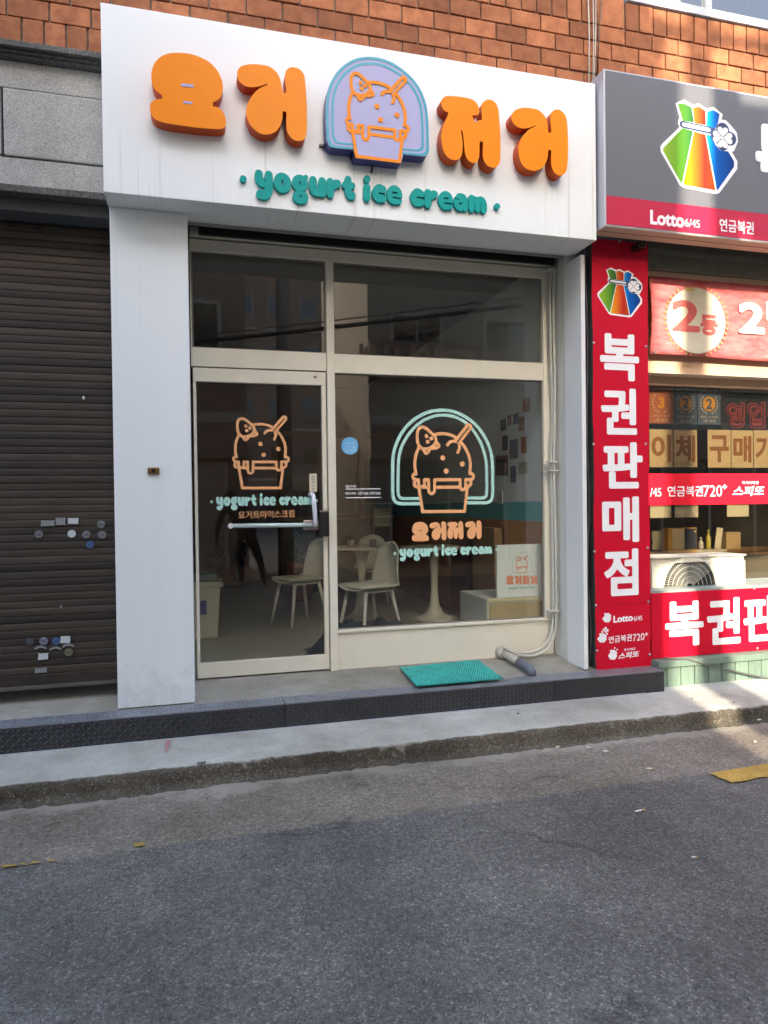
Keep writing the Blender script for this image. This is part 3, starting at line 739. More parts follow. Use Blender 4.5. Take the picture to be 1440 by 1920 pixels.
# bubble lettering
def bubble():
    r = .225; B = {}
    def st(*p, r=r): return ('s', [tuple(q) for q in spline(p, 5, False)] if len(p) > 2 else list(p), r)
    def cut(*p, r=.022): return ('-s', list(p), r)
    B['y'] = ([st((.21, .80), (.22, .58), (.36, .42), (.55, .40)), st((.76, .80), (.77, .45), (.74, .05), (.55, -.20), (.27, -.18)), cut((.485, 1.1), (.49, .62), (.56, .50), r=.024)], 1.0)
    B['o'] = ([('e', .5, .5, .50, .50), cut((.5, .60), (.51, .42), r=.05)], 1.0)
    B['g'] = ([('e', .48, .57, .46, .43), ('e', .50, -.12, .46, .34), st((.75, .85), (.82, .90), r=.13), cut((.47, .65), (.48, .52), r=.03), cut((.44, -.06), (.58, -.08), r=.03), cut((1.0, .30), (.62, .17), r=.022), cut((0, .12), (.22, .16), r=.02)], 1.0)
    B['u'] = ([st((.21, .78), (.21, .48), (.32, .25), (.55, .24)), st((.74, .78), (.75, .22)), cut((.48, 1.1), (.48, .55), r=.026)], .97)
    B['r'] = ([st((.22, .78), (.23, .22)), st((.35, .55), (.52, .74), (.66, .76), r=.2), cut((.46, 0), (.47, .48), r=.02)], .86)
    B['t'] = ([st((.40, 1.02), (.40, .45), (.50, .24), (.64, .22), r=.2), st((.19, .74), (.66, .74), r=.17)], .86)
    B['i'] = ([st((.22, .72), (.22, .22), r=.21), ('e', .23, 1.17, .2, .2)], .46)
    B['c'] = ([st((.72, .70), (.48, .76), (.26, .52), (.44, .25), (.72, .27), r=.215), cut((.50, .50), (1.05, .47), r=.05)], .92)
    B['e'] = ([('e', .48, .5, .48, .5), st((.45, .24), (.74, .24), r=.2), cut((.38, .61), (.60, .61), r=.05), cut((.42, .36), (1.1, .34), r=.045)], .96)
    B['a'] = ([('e', .42, .46, .42, .44), st((.36, .76), (.60, .76), (.72, .55), (.73, .22), r=.2), cut((.0, .66), (.34, .64), r=.024), cut((.38, .42), (.50, .42), r=.05), cut((.66, .0), (.60, .16), r=.02)], .95)
    B['m'] = ([st((.2, .76), (.2, .22), r=.2), st((.2, .74), (.5, .66), (.6, .5), (.6, .25), r=.2), st((.6, .66), (.86, .72), (1.0, .5), (1.0, .22), r=.2), cut((.40, .0), (.40, .52), r=.02), cut((.80, .0), (.80, .52), r=.02)], 1.22)
    return {k: (contour(v_, 90), wd) for k, (v_, wd) in B.items()}
BUB = bubble()
def tagline(x0, x1, zmid, y, th, m, parent, off=None, dots=True, arc=0.0, hgt=None, name='letter', slope=0.0):
    txt = 'yogurt ice cream'; adv = []; x = 0
    for ch in txt:
        adv.append(x); x += .42 if ch == ' ' else BUB[ch][1]*1.02
    tot = x; pad = .058*(x1-x0) if dots else 0
    s = (x1-x0-2*pad)/tot; sz = hgt or s
    def place(lp, ax):
        out = []
        for p in lp:
            X = x0+pad+(ax+p[0])*s; t = (X-(x0+x1)/2)/((x1-x0)/2)
            out.append((X, zmid+(p[1]-.45)*sz+arc*(1-t*t)+slope*(X-(x0+x1)/2)))
        return out
    for ch, ax in zip(txt, adv):
        if ch == ' ': continue
        o = flat(name, [place(l, ax) for l in BUB[ch][0]], y, th, m, parent)
        if off is not None: o.location = off
    if dots:
        for xx in (x0+.017*(x1-x0), x1-.017*(x1-x0)):
            o = flat('dot', [circle(xx, zmid+.04*sz+slope*(xx-(x0+x1)/2), .19*s, 16)], y, th, m, parent)
            if off is not None: o.location = off

# logo light box on the sign
YBX = YS-.085
def bpt(a, b): return P(600+a/6.545, 100+b/6.545, YBX)
arch = [(80,1060),(74,930),(70,800),(72,620),(85,500),(115,390),(170,280),(250,180),(350,105),(450,60),(560,42),(680,46),(800,75),(920,130),(1040,215),(1140,310),(1215,410),(1270,520),(1310,650),(1328,800),(1335,950),(1338,1100),(1338,1190),(1320,1245),(1270,1264)]
arch2 = [(440,1183),(160,1158),(105,1120)]
A1 = spline([bpt(*p) for p in arch], 4, False); A2 = spline([bpt(*p) for p in arch2], 4, False)
outer = [tuple(p) for p in A1]+[bpt(1022, 1243)]+[bpt(998, 1343), bpt(440, 1287), bpt(408, 1180)]+[tuple(p) for p in A2]
BLUE = mat('deep_blue_box_side', (.05, .05, .22), .4, var=.15, vscale=6)
TEALB = mat('teal_print', (.02, .33, .45), .4)
lb = thing('logo_box', 'arched blue sided light box with ice cream cup logo on the white sign', 'light box', (bpt(700, 700)[0], YS, bpt(700, 1340)[1]))
OLB = -Vector(lb.location)
part(flat('box_body', [outer], YBX+.004, .081, BLUE, lb), OLB)
part(flat('box_face', [outer], YBX, .004, LILAC, lb), OLB)
cxy = bpt(705, 700)
def inset(k0, k1):
    def q(k): return [(cxy[0]+(p[0]-cxy[0])*k, cxy[1]+(p[1]-cxy[1])*k-.004*(1-k)) for p in ([tuple(a) for a in A1]+[bpt(990, 1240), bpt(440, 1183)]+[tuple(a) for a in A2])]
    return [q(k0), q(k1)]
part(flat('teal_border', inset(.995, .945), YBX-.0016, .0016, TEALB, lb), OLB)
part(flat('teal_ring', inset(.895, .85), YBX-.0016, .0016, TEALB, lb), OLB)
cup = [bpt(*p) for p in ((395, 985), (445, 1275), (992, 1330), (1030, 1040))]
part(flat('cup_front', [cup], YBX-.003, .0012, LILAC, lb), OLB)
x0, z1 = bpt(300, 205); x1, z0 = bpt(1112, 1335)
x0 = bpt(300, 900)[0]; x1 = bpt(1112, 900)[0]; z0 = bpt(700, 1316)[1]; z1 = bpt(700, 232)[1]
logo('ice_cream_drawing', x0, x1, z0, z1, YBX-.0052, .002, ORANGE, lb, OLB)
bm = bmesh.new()
bx_, bz_ = P(697, 316, YS); add_tube(bm, [(bx_+.012, YS-.03, bz_+.05), (bx_, YS-.03, bz_+.01), (bx_-.004, YS-.002, bz_-.03)], .006, 6)
bx_, bz_ = P(604, 275, YS); add_box(bm, bx_-.02, bx_+.03, YS-.02, YS, bz_-.006, bz_+.006)
part(link('bracket', bm_mesh('bracket', bm), BLACKP, lb), OLB)
# teal tagline
x0, x1 = P(447, 345, YS-.02)[0], P(940, 385, YS-.02)[0]
tagline(x0, x1, P(690, 362, YS-.02)[1], YS-.022, .022, TEAL, sign, OG, hgt=.118)

# ------------------------------------------------------------------ shopfront: frame, transoms, fixed window
sf = thing('shopfront_window', 'cream framed shop window with transom panes and mint arch logo', 'shop window', (1.3, YW, .3))
OW = -Vector(sf.location)
def wp(o): return part(o, OW)
XD0, XD1, XP_0, XP_1, XR0, XR1 = -.02, .884, .886, .94, P(1020.5, 850, YW)[0], XF-.002
ZT = .371*YW+CAM_H
zt1 = zpx(480, 478, YW); zt0 = zpx(480, 656, YW); zm0 = zpx(480, 691.5, YW); zw1 = zpx(820, 706, YW); zw0 = zpx(830, 1170, YW); zfl = .3
def frame(name, x0, x1, z0, z1, y0=YW, d=.042): return wp(box(name, x0, x1, y0, y0+d, z0, z1, CREAM, sf, .003))
frame('frame_head', XD0, XR1, zt1, ZT)
frame('frame_post', XD0, XD0+.008, zm0, zt1-.001)
frame('frame_post', XP_0, XP_1, zfl, zt1-.001, YW-.012, .06)
frame('frame_post', XR0, XR1, zw0, zt1-.001)
frame('transom_bar', XD0+.009, XP_0-.001, zm0+.003, zt0)
frame('transom_bar', XP_1+.001, XR0-.001, zw1, zpx(820, 672, YW))
frame('base_panel', XP_1+.001, XR1, zfl, zw0-.022, YW+.012, .03)
frame('sill', XP_1+.001, XR1, zw0-.02, zw0, YW-.006, .05)
for a, b, c, d in ((XD0+.01, XP_0, zt0, zt1), (XP_1, XR0, zpx(820, 672, YW), zt1)):
    wp(box('transom_pane', a, b, YW+.03, YW+.036, c, d, GLASS, sf, 0))
wp(box('window_pane', XP_1, XR0, YW+.03, YW+.036, zw0, zw1, GLASS, sf, 0))
GASK = mat('pane_gasket', (.20, .19, .16), .6)
for a, b, c, d in ((XD0+.01, XP_0, zt0, zt1), (XP_1, XR0, zpx(820, 672, YW), zt1), (XP_1, XR0, zw0, zw1)):
    lp = [(a, c), (b, c), (b, d), (a, d)]; k = .008
    wp(flat('gasket', [lp, [(a+k, c+k), (b-k, c+k), (b-k, d-k), (a+k, d-k)]], YW+.02, .01, GASK, sf))
# shutter slot above the frame
SB = mat('shutter_slot_steel', (.035, .033, .03), .5, .4, var=.3)
hb = thing('shutter_housing', 'dark roller shutter slot under the white sign', 'shutter housing', (1.3, 4.6, 3.2))
OHB = -Vector(hb.location)
part(box('soffit', -.02, XF, 4.47, 4.60, ZS0+.03, ZS0+.10, CONC, hb, .003), OHB)
part(box('slot_back', -.02, XF, 4.60, 4.80, 3.285, 3.32, DARK, hb, 0), OHB)
part(box('slot_lip', .04, XF-.02, 4.66, 4.69, 3.222, 3.29, SB, hb, .003), OHB)
part(box('rail', -.015, XF-.005, 4.715, 4.78, ZT+.012, 3.285, CREAM, hb, .003), OHB)
# vinyl decals on the window
YG = YW+.03
def wz(a, b): return P(720+a/6, 760+b/6, YG)
DEC = MINT
def ring(pts, r):
    return contour([('s', [tuple(p) for p in spline([wz(*q) for q in pts], 5, False)], r)], 300)
RO = [(402,1105),(290,1106),(170,1103),(118,1070),(100,1000),(98,850),(98,700),(105,560),(140,430),(200,310),(290,200),(400,120),(520,70),(640,55),(760,65),(880,110),(1000,190),(1090,290),(1155,400),(1200,520),(1218,650),(1222,850),(1220,1010),(1200,1070),(1150,1095),(1050,1096),(945,1096)]
RI = [(388,1048),(290,1048),(195,1045),(162,1005),(158,900),(160,720),(168,580),(200,460),(260,350),(350,240),(450,165),(560,122),(660,110),(780,125),(890,175),(985,260),(1060,370),(1110,480),(1145,610),(1155,760),(1155,980),(1140,1028),(1100,1042),(1020,1042),(945,1042)]
um = (wz(1000, 600)[0]-wz(200, 600)[0])/800
wp(flat('arch_decal', ring(RO, 17.5*um), YG-.0012, .0012, MINT, sf))
wp(flat('arch_decal', ring(RI, 16*um), YG-.0012, .0012, MINT, sf))
x0, x1 = wz(300, 800)[0], wz(1032, 800)[0]; z0, z1 = wz(660, 1210)[1], wz(660, 195)[1]
logo('ice_cream_decal', x0, x1, z0, z1, YG-.0026, .0012, PEACH, sf, OW)
# Korean name decal: same four letters, closer together
xs = [(772, 978.5, 804, 1015), (805.5, 978, 837, 1013.5), (838.5, 977.5, 869, 1011.5), (872, 976, 903, 1011)]
for lp, a in zip(letter_loops, xs):
    x0, x1, z0, z1 = prect(*a, YG)
    wp(flat('name_decal', fit_loops([lp], x0, x1, z0, z1), YG-.0012, .0012, PEACH, sf))
x0, x1, z0, z1 = prect(786, 994, 790.5, 995.5, YG); wp(flat('letter_slot', [[(x0, z0), (x1, z0), (x1, z1), (x0, z1)]], YG-.002, .0006, NAVY, sf))
x0, x1 = P(737, 1035, YG)[0], P(934, 1030, YG)[0]
tagline(x0, x1, P(835, 1035, YG)[1], YG-.0012, .0012, MINT, sf, OW, hgt=.062, name='tagline_decal', slope=.006)
# round blue sticker and opening hours
x, zz = P(656, 836, YG); rr = P(672, 836, YG)[0]-x
wp(flat('round_sticker', [circle(x, zz, rr, 36)], YG-.0012, .0012, mat('sky_blue_vinyl', (.13, .42, .72), .5), sf))
PALE = mat('pale_blue_print', (.55, .72, .85), .6)
for txt, a in (('안심식당', (646, 829, 666, 833)), ('소비자님', (646, 835, 666, 839.5)), ('우리가게 인증', (644.5, 841, 667.5, 844)), ('방문 환영', (646.5, 845, 666, 848))):
    wp(ptext('sticker_print', txt, *a, YG-.0012, .0005, PALE, sf))
for y_ in (916.8, 933):
    x0, x1, z0, z1 = prect(648, y_-.8, 713.5, y_+.8, YG); wp(flat('hours_rule', [[(x0, z0), (x1, z0), (x1, z1), (x0, z1)]], YG-.001, .001, REDW, sf))
for txt, a in (('영업시간 안내', (648, 909.5, 667, 914.5)), ('월요일~일요일', (648, 922.5, 667, 927.5)), ('오전 11:00 ~ 오후 20:00', (671, 921.5, 713, 928))):
    wp(ptext('hours_print', txt, *a, YG-.0012, .001, REDW, sf, bold=.02))

# ------------------------------------------------------------------ glass door
door = thing('glass_door', 'cream framed glass door with peach ice cream cup decal and pale pull handle', 'door', (.43, YW, .31))
OD = -Vector(door.location)
def dpp(o): return part(o, OD)
zd0 = zpx(490, 1265, YW)+.002; zd1 = zm0-.004; YD = YW+.008
zg1 = zpx(485, 718, YW); zg0 = zpx(490, 1237, YW)
dpp(box('top_rail', XD0+.01, XD1-.004, YD, YD+.045, zg1, zd1, CREAM, door, .003))
dpp(box('bottom_rail', XD0+.01, XD1-.004, YD, YD+.045, zd0, zg0, CREAM, door, .003))
dpp(box('stile', XD1-.034, XD1-.004, YD, YD+.045, zg0+.001, zg1-.001, CREAM, door, .003))
dpp(box('stile', XD0+.01, XD0+.03, YD, YD+.045, zg0+.001, zg1-.001, CREAM, door, .003))
dpp(box('door_pane', XD0+.03, XD1-.034, YG, YG+.006, zg0, zg1, GLASS, door, 0))
x, zz = P(591, 707, YD); dpp(flat('screw', [circle(x, zz, .010)], YD-.003, .003, BRZ, door))
logo('ice_cream_decal', LBOX[0], LBOX[2], LBOX[1], LBOX[3], YG-.0012, .0012, PEACH, door, OD)
x0, x1 = P(393, 940, YG)[0], P(597, 940, YG)[0]
tagline(x0, x1, P(490, 940.5, YG)[1], YG-.0012, .0012, MINT, door, OD, hgt=.062, name='tagline_decal')
dpp(ptext('name_decal', '요거트아이스크림', 447, 957, 552, 971.5, YG, .0012, PEACH, door, bold=.006, slope=.012))
# handles
PALEM = mat('pale_mint_metal', (.55, .68, .65), .3, .1)
WM = mat('pale_lilac_metal', (.66, .68, .76), .28, .1)
yh = YG-.055
a, b = P(433, 986, yh), P(585, 984, yh); dpp(tube('push_bar', [(a[0], yh, a[1]), (b[0], yh, b[1])], .014, PALEM, door, 14))
dpp(flat('bar_end', [circle(a[0]-.002, a[1], .0175)], yh-.02, .034, mat('white_cap', (.75, .75, .75), .4), door))
p1, p2, p3 = P(586, 927, yh-.02), P(589, 945, yh-.03), P(591.5, 986, yh-.03)
dpp(tube('pull_handle', [(p1[0]-.006, YG, p1[1]), (p1[0], yh+.01, p1[1]+.003), (p1[0]+.006, yh-.02, p1[1]-.01), (p2[0], yh-.03, p2[1]), (p3[0], yh-.03, p3[1]+.03), (p3[0], yh-.025, p3[1]+.008), (p3[0]-.002, YG, p3[1])], .0155, WM, door, 12))
x0, x1, z0, z1 = prect(568, 975, 600, 993, YG); dpp(box('clear_bracket', x0, x1, YG-.03, YG-.001, z0, z1, mat('clear_pinkish_plastic', (.42, .33, .30), .2), door, .008))
x0, x1, z0, z1 = prect(597, 957, 616, 1006, YW-.02); dpp(box('digital_lock', x0, x1, YW-.055, YD-.0005, z0, z1, BLACKP, door, .010))
x0, x1, z0, z1 = prect(580, 888, 594, 922, YG); dpp(box('push_tag', x0, x1, YG-.003, YG-.0005, z0, z1, mat('ivory_tag', (.62, .57, .42), .6), door, .001))
for k, ch in enumerate('밀어주세요'): dpp(ptext('tag_print', ch, 584.8, 892+k*5.6, 589.5, 896.4+k*5.6, YG-.003, .0005, NAVY, door))

# ------------------------------------------------------------------ lottery shop to the right
BEIGE = mat('beige_steel', (.55, .42, .30), .6, var=.1, vscale=6)
GREY = mat('grey_sign_vinyl', (.135, .138, .155), .4, var=.05, vscale=3)
SREDV = mat('crimson_sign_vinyl', (.50, .012, .05), .4, var=.05, vscale=3)
XL0 = P(1133.5, 275, YL)[0]; ZL0, ZL1 = .449*YL+CAM_H, .7035*YL+CAM_H; XL1 = 7.5
ls = thing('lottery_sign', 'grey and red lottery sign box with colourful money bag', 'shop sign', (4.5, YL, ZL0))
OLS = -Vector(ls.location)
def lp_(o): return part(o, OLS)
lp_(box('sign_case', XL0, XL1, YL+.004, 4.24, ZL0, ZL1, ALU, ls, .004))
zr = (P(1210, 376, YL)[1]+P(1440, 401, YL)[1])/2
k = .012
lp_(box('grey_face', XL0+k, XL1-k, YL, YL+.006, zr+.0005, ZL1-k, GREY, ls, 0))
lp_(box('red_face', XL0+k, XL1-k, YL, YL+.006, ZL0+k, zr-.0005, SREDV, ls, 0))
lp_(box('soffit_panel', XL0+.004, XL1, YL+.008, 4.236, ZL0-.003, ZL0+.002, BEIGE, ls, .001))
lp_(box('soffit_seam', XL0+.01, XL1, 4.152, 4.156, ZL0-.0045, ZL0-.0025, DARK, ls, 0))
for px, py in ((1122.5, 148), (1127, 408)):
    y, zz = PX(px, py, XL0)
    lp_(box('rivet', XL0-.003, XL0+.001, y-.004, y+.004, zz-.004, zz+.004, STEEL, ls, .001))
lp_(ptext('letter', 'Lotto', 1219, 397, 1282.5, 424, YL, .002, REDW, ls, bold=.035, slope=0))
lp_(ptext('letter', '6/45', 1284, 411.5, 1312, 426, YL, .002, REDW, ls))
lp_(ptext('letter', '연금복권', 1349, 413, 1413, 437, YL, .002, REDW, ls, bold=.015))
lp_(ptext('letter', '복', 1416, 237, 1508, 352, YL, .004, REDW, ls, bold=.05))
bk = box('bracket', 3.02, 3.08, 4.24, 4.46, ZL0-.05, ZL0-.005, BLACKP, ls, .004); lp_(bk)

# money bag emblem: flat print layers
def grad(name, stops, x0, x1):
    m = bpy.data.materials.new(name); m.use_nodes = True; N = m.node_tree.nodes; L = m.node_tree.links; b = N['Principled BSDF']; b.inputs['Roughness'].default_value = .45; b.inputs['Specular IOR Level'].default_value = .2
    ge = N.new('ShaderNodeNewGeometry'); sp = N.new('ShaderNodeSeparateXYZ'); L.new(ge.outputs['Position'], sp.inputs[0])
    mr = N.new('ShaderNodeMapRange'); mr.inputs[1].default_value = x0; mr.inputs[2].default_value = x1; L.new(sp.outputs['X'], mr.inputs[0])
    r = N.new('ShaderNodeValToRGB'); e = r.color_ramp.elements
    e[0].position, e[1].position = stops[0][0], stops[-1][0]; e[0].color = (*stops[0][1], 1); e[1].color = (*stops[-1][1], 1)
    for p_, c_ in stops[1:-1]: e.new(p_).color = (*c_, 1)
    L.new(mr.outputs[0], r.inputs[0]); L.new(r.outputs[0], b.inputs[0])
    return m
BAG = dict(
    outline=[(370,790),(460,738),(555,775),(625,755),(705,792),(780,765),(885,825),(868,880),(920,880),(980,930),(1040,990),(1052,1080),(1010,1180),(985,1200),(1045,1290),(1040,1370),(840,1640),(800,1655),(450,1630),(410,1610),(210,1300),(205,1250),(225,1215),(415,1020),(398,990),(400,950),(415,930)],
    g1=[(395,792),(458,776),(542,806),(566,955),(445,955)], o1=[(555,806),(625,785),(695,820),(695,965),(570,960)], b1=[(712,822),(780,795),(848,828),(830,920),(800,985),(705,970)],
    g2=[(440,1030),(555,1042),(432,1590),(410,1570),(230,1280),(240,1255)], o2=[(565,1045),(690,1060),(795,1620),(445,1600)],
    b2=[(700,1060),(760,1060),(800,1150),(850,1200),(940,1200),(1005,1290),(1005,1350),(815,1620)])
def heart(cx, cy, ang, s):
    pts = []
    for k in range(20):
        t = 2*math.pi*k/20; x = 16*math.sin(t)**3; y = 13*math.cos(t)-5*math.cos(2*t)-2*math.cos(3*t)-math.cos(4*t)
        x *= s/16; y = (y+17)*s/16
        c, q = math.cos(ang), math.sin(ang); pts.append((cx+x*c+y*q, cy+x*q-y*c))
    return pts
def bag(name, x0, x1, z0, z1, y, parent, off, white=False):
    def f(p): return (x0+(x1-x0)*(p[0]-205)/(1052-205), z1-(z1-z0)*(p[1]-738)/(1655-738))
    o = flat(name, [[f(p) for p in BAG['outline']]], y-.001, .001, REDW, parent); o.location = off
    if white: return o
    GRN = grad('print_green', [(.0, (.30, .48, .03)), (.25, (.10, .30, .02)), (.44, (.0, .07, .03))], x0, x1)
    ORG = grad('print_orange', [(.30, (.72, .34, .0)), (.44, (.66, .14, .01)), (.56, (.48, .02, .01)), (.70, (.34, .06, .0))], x0, x1)
    BLU = grad('print_blue', [(.58, (.0, .30, .72)), (.70, (.0, .10, .45)), (.95, (.0, .025, .17))], x0, x1)
    for key, m in (('g1', GRN), ('o1', ORG), ('b1', BLU), ('g2', GRN), ('o2', ORG), ('b2', BLU)):
        flat('bag_panel', [[f(p) for p in BAG[key]]], y-.0018, .0008, m, o)
    flat('bag_tie', [[f(p) for p in l] for l in contour([('s', [(445, 992), (770, 1012)], 36), ('e', 880, 985, 72, 72), ('e', 960, 1065, 72, 72), ('e', 880, 1140, 60, 60), ('e', 808, 1065, 60, 60)], 80)], y-.0026, .0008, NAVY, o)
    flat('tie_band', [[f(p) for p in l] for l in contour([('s', [(455, 993), (725, 1008)], 18)], 50)], y-.0034, .0008, REDW, o)
    for k in range(4): flat('clover_leaf', [[f(p) for p in heart(880, 1065, k*math.pi/2, 60)]], y-.0034, .0008, REDW, o)
    return o
x0, x1, z0, z1 = prect(1238, 191.5, 1383.5, 360, YL); bag('money_bag', x0, x1, z0, z1, YL, ls, OLS)

# vertical red banner
vb = thing('vertical_lottery_banner', 'tall red vertical lottery banner beside the white side panel', 'banner', (2.92, YN, .23))
OVB = -Vector(vb.location)
def vp(o): return part(o, OVB)
XV0, XV1 = P(1113.5, 860, YN)[0], P(1217, 860, YN)[0]
zs1 = zpx(1165, 452, YN); zs0_ = zpx(1165, 1259, YN); zseam = zpx(1165, 1132.5, YN)
def wavy(x0, x1, z0, z1, n=26):
    l = [(x0+.0035*math.sin(3.1*t*6.3/n+.5)+.002*math.sin(t*1.7), z0+(z1-z0)*t/n) for t in range(n+1)]
    r = [(x1+.0035*math.sin(2.3*t*6.3/n)+.002*math.sin(t*1.3+1), z0+(z1-z0)*t/n) for t in range(n+1)]
    return [l+r[::-1]]
vp(flat('banner_sheet', wavy(XV0, XV1, zseam+.001, zs1), YN, .004, RED, vb))
vp(flat('banner_sheet', wavy(XV0+.004, XV1+.002, zs0_, zseam-.001, 8), YN, .004, RED, vb))
vp(box('backing_board', XV0+.012, XV1-.012, YN+.0045, 4.44, zs0_+.004, zs1, mat('weathered_board', (.10, .11, .09), .8, var=.4), vb, 0))
for ch, a in zip('복권판매점', ((1125, 626, 1198, 714), (1127, 728, 1194, 815), (1130, 829, 1205, 916), (1129, 931, 1198, 1017), (1133, 1029, 1197, 1117))):
    vp(ptext('letter', ch, *a, YN, .0015, REDW, vb, bold=.034))
x0, x1, z0, z1 = prect(1120, 503, 1204.5, 594, YN); bag('money_bag', x0, x1, z0, z1, YN, vb, OVB)
for txt, a, bd in (('Lotto', (1150, 1153, 1186.5, 1166), .035), ('6/45', (1188, 1155, 1204, 1163.5), 0), ('연금복권', (1141, 1191, 1184.5, 1204), .012), ('720', (1186.5, 1188, 1208, 1201), 0), ('+', (1209, 1186, 1215, 1192), .03), ('즉석식복권', (1170, 1215, 1191, 1220), .01), ('스피또', (1160, 1222, 1198, 1234), .03)):
    vp(ptext('letter', txt, *a, YN, .0015, REDW, vb, bold=bd, shear=.3 if txt == '스피또' else 0, slope=.04))
for a in ((1129.6, 1149, 1146, 1167), (1120, 1187, 1137.5, 1205), (1140, 1218, 1157, 1237)):
    x0, x1, z0, z1 = prect(*a, YN); bag('white_bag', x0, x1, z0, z1, YN, vb, OVB, True)
for px, py, r_ in ((1135.5, 1178, .010), (1139, 1182, .010), (1131.5, 1181, .008), (1129, 1185, .007), (1135, 1184, .008), (1138, 1188, .008), (1152.5, 1215, .006), (1157, 1218, .006)):
    x, zz = P(px, py, YN); vp(flat('coin', [circle(x, zz, r_, 14)], YN-.001, .001, REDW, vb))
def bolt(parent, off, px, py, Y):
    x, zz = P(px, py, Y); bm = bmesh.new(); add_lathe(bm, [(.0095, 0), (.0095, .003), (.006, .006), (.003, .0075)], 10)
    me = bm_mesh('bolt', bm, True); me.transform(Matrix.Translation((x, Y-.0005, zz))@Matrix.Rotation(R(90), 4, 'X'))
    o = link('bolt', me, STEEL, parent); o.location = off
for px, py in ((1161.5, 453), (1209, 457.5), (1112.8, 643), (1211, 650), (1112.5, 833), (1210.5, 832.5), (1114.5, 1034), (1214, 1027), (1117, 1135), (1215.5, 1128.5), (1119, 1220), (1218, 1227), (1121, 1258), (1170, 1255), (1216, 1251)): bolt(vb, OVB, px, py, YN)

# dark cables in the gap beside the banner
cb = thing('cable_bundle', 'dark cables running down the gap beside the red banner', 'cables', (XF+.05, 4.40, .3))
for k in range(4):
    pts = [(XF+.045+.012*k+.008*math.sin(i*.9+k*2), 4.40+.006*math.sin(i*1.1+k), .28+i*.142) for i in range(22)]
    part(tube('cable', pts, .006, mat('cable_grey_%d' % (k % 2), ((.03, .035, .04), (.10, .11, .11))[k % 2], .5), cb, 6), -Vector(cb.location))

# low red sign, ledge, green boards
lw = thing('low_lottery_sign', 'low red lottery sign with white Korean letters above green boards', 'shop sign', (4.2, YN, .3))
OLW = -Vector(lw.location)
def wl(o): return part(o, OLW)
zq0, zq1 = -.265*YN+CAM_H, -.1555*YN+CAM_H; XQ0 = P(1221.5, 1170, YN)[0]
wl(box('sign_sheet', XQ0, 7.5, YN, YN+.006, zq0, zq1, RED, lw, 0))
for ch, a in zip('복권판', ((1247, 1127, 1319, 1211.5), (1325.6, 1121, 1388, 1208), (1394, 1116.5, 1458, 1202))): wl(ptext('letter', ch, *a, YN, .0015, REDW, lw, bold=.032))
for px, py in ((1414, 1103.5), (1420, 1215.5)): bolt(lw, OLW, px, py, YN)
GRB = mat('pale_green_boards', (.17, .25, .195), .7, var=.25, vscale=14, stretch=(5, 1, .6), bump=.15, bscale=60, rand=.12)
gb = thing('green_board_skirt', 'pale green vertical boards under the low red lottery sign', 'boards', (4.2, 4.25, .11))
OGB = -Vector(gb.location)
zg_t = zq0-.004; YQ = 4.262
part(box('top_trim', XQ0-.004, 7.5, YQ-.022, 4.34, zg_t-.045, zg_t, GRB, gb, .003), OGB)
pw = P(1251.5, 1265, YQ)[0]-P(1225, 1265, YQ)[0]
bm = bmesh.new(); add_box(bm, 0, pw-.006, 0, .02, 0, zg_t-.046-.118, .003); pl_me = bm_mesh('board', bm); pl_me.materials.append(GRB)
xx = P(1225, 1265, YQ)[0]
while xx < 5.2:
    o = link('board', pl_me, None, gb); o.location = OGB+Vector((xx, YQ+rnd(-.002, .002), .118+rnd(-.003, .003))); o.rotation_euler = (0, rnd(-.006, .006), 0); xx += pw
part(box('backing', XQ0+.01, 7.5, YQ+.022, 4.42, .09, zg_t-.002, DARK, gb, 0), OGB)
part(box('low_wall', XQ0+.02, 7.5, 4.42, 4.80, .09, zq1-.02, mat('rough_low_wall', (.24, .22, .2), .9, var=.3), gb, 0), OGB)
lg = tag(box('window_ledge', XQ0-.01, 7.5, YN+.012, 4.74, zq1-.018, zq1+.018, mat('grey_green_ledge', (.30, .34, .31), .6, var=.2), None, .004), 'grey green metal ledge behind the low red sign', 'ledge')
a, b, c = P(1290, 1236, 4.235), P(1345, 1252, 4.23), P(1445, 1273, 4.225)
tag(tube('ground_cable', [(a[0]-.15, 4.30, a[1]+.006), (a[0], 4.238, a[1]), (b[0], 4.23, b[1]), (c[0], 4.225, c[1]), (c[0]+.5, 4.22, c[1]-.10)], .0065, mat('cable_olive', (.10, .10, .085), .6), None, 7), 'thin grey cable sagging across the green boards', 'cable')

# shopfront of the lottery shop: lintels, glass, things behind
lf = thing('lottery_shopfront', 'beige lottery shopfront with dark glass behind the red banners', 'shop window', (4.5, 4.75, .8))
OLF = -Vector(lf.location)
def lf_(o): return part(o, OLF)
OLIVE = mat('olive_beam', (.17, .18, .13), .8, var=.3, vscale=18, bump=.3)
YFR = 4.62
z_b1 = .3825*4.5+CAM_H
lf_(box('beam', 2.75, 7.5, 4.46, 4.80, z_b1, 3.42, OLIVE, lf, .004))
lf_(box('beam_edge', 2.75, 7.5, 4.445, 4.46, z_b1+.11, z_b1+.15, OLIVE, lf, .002))
z_l0, z_l1, z_l2 = .195*4.66+CAM_H, .2105*4.6+CAM_H, .245*4.56+CAM_H
TAN = mat('salmon_tan_panel', (.60, .40, .26), .65, var=.08, vscale=5)
lf_(box('head_panel', 2.75, 7.5, 4.56, 4.80, z_l1, z_b1-.001, TAN, lf, .002))
lf_(box('lintel', 2.75, 7.5, 4.53, 4.80, z_l0+.06, z_l1-.001, BEIGE, lf, .003))
lf_(box('head_trim', 2.75, 7.5, 4.50, 4.58, z_b1-.045, z_b1-.001, TAN, lf, .002))
lf_(box('window_head', 2.75, 7.5, 4.66, 4.80, z_l0, z_l0+.059, TAN, lf, .002))
YGL = 4.74
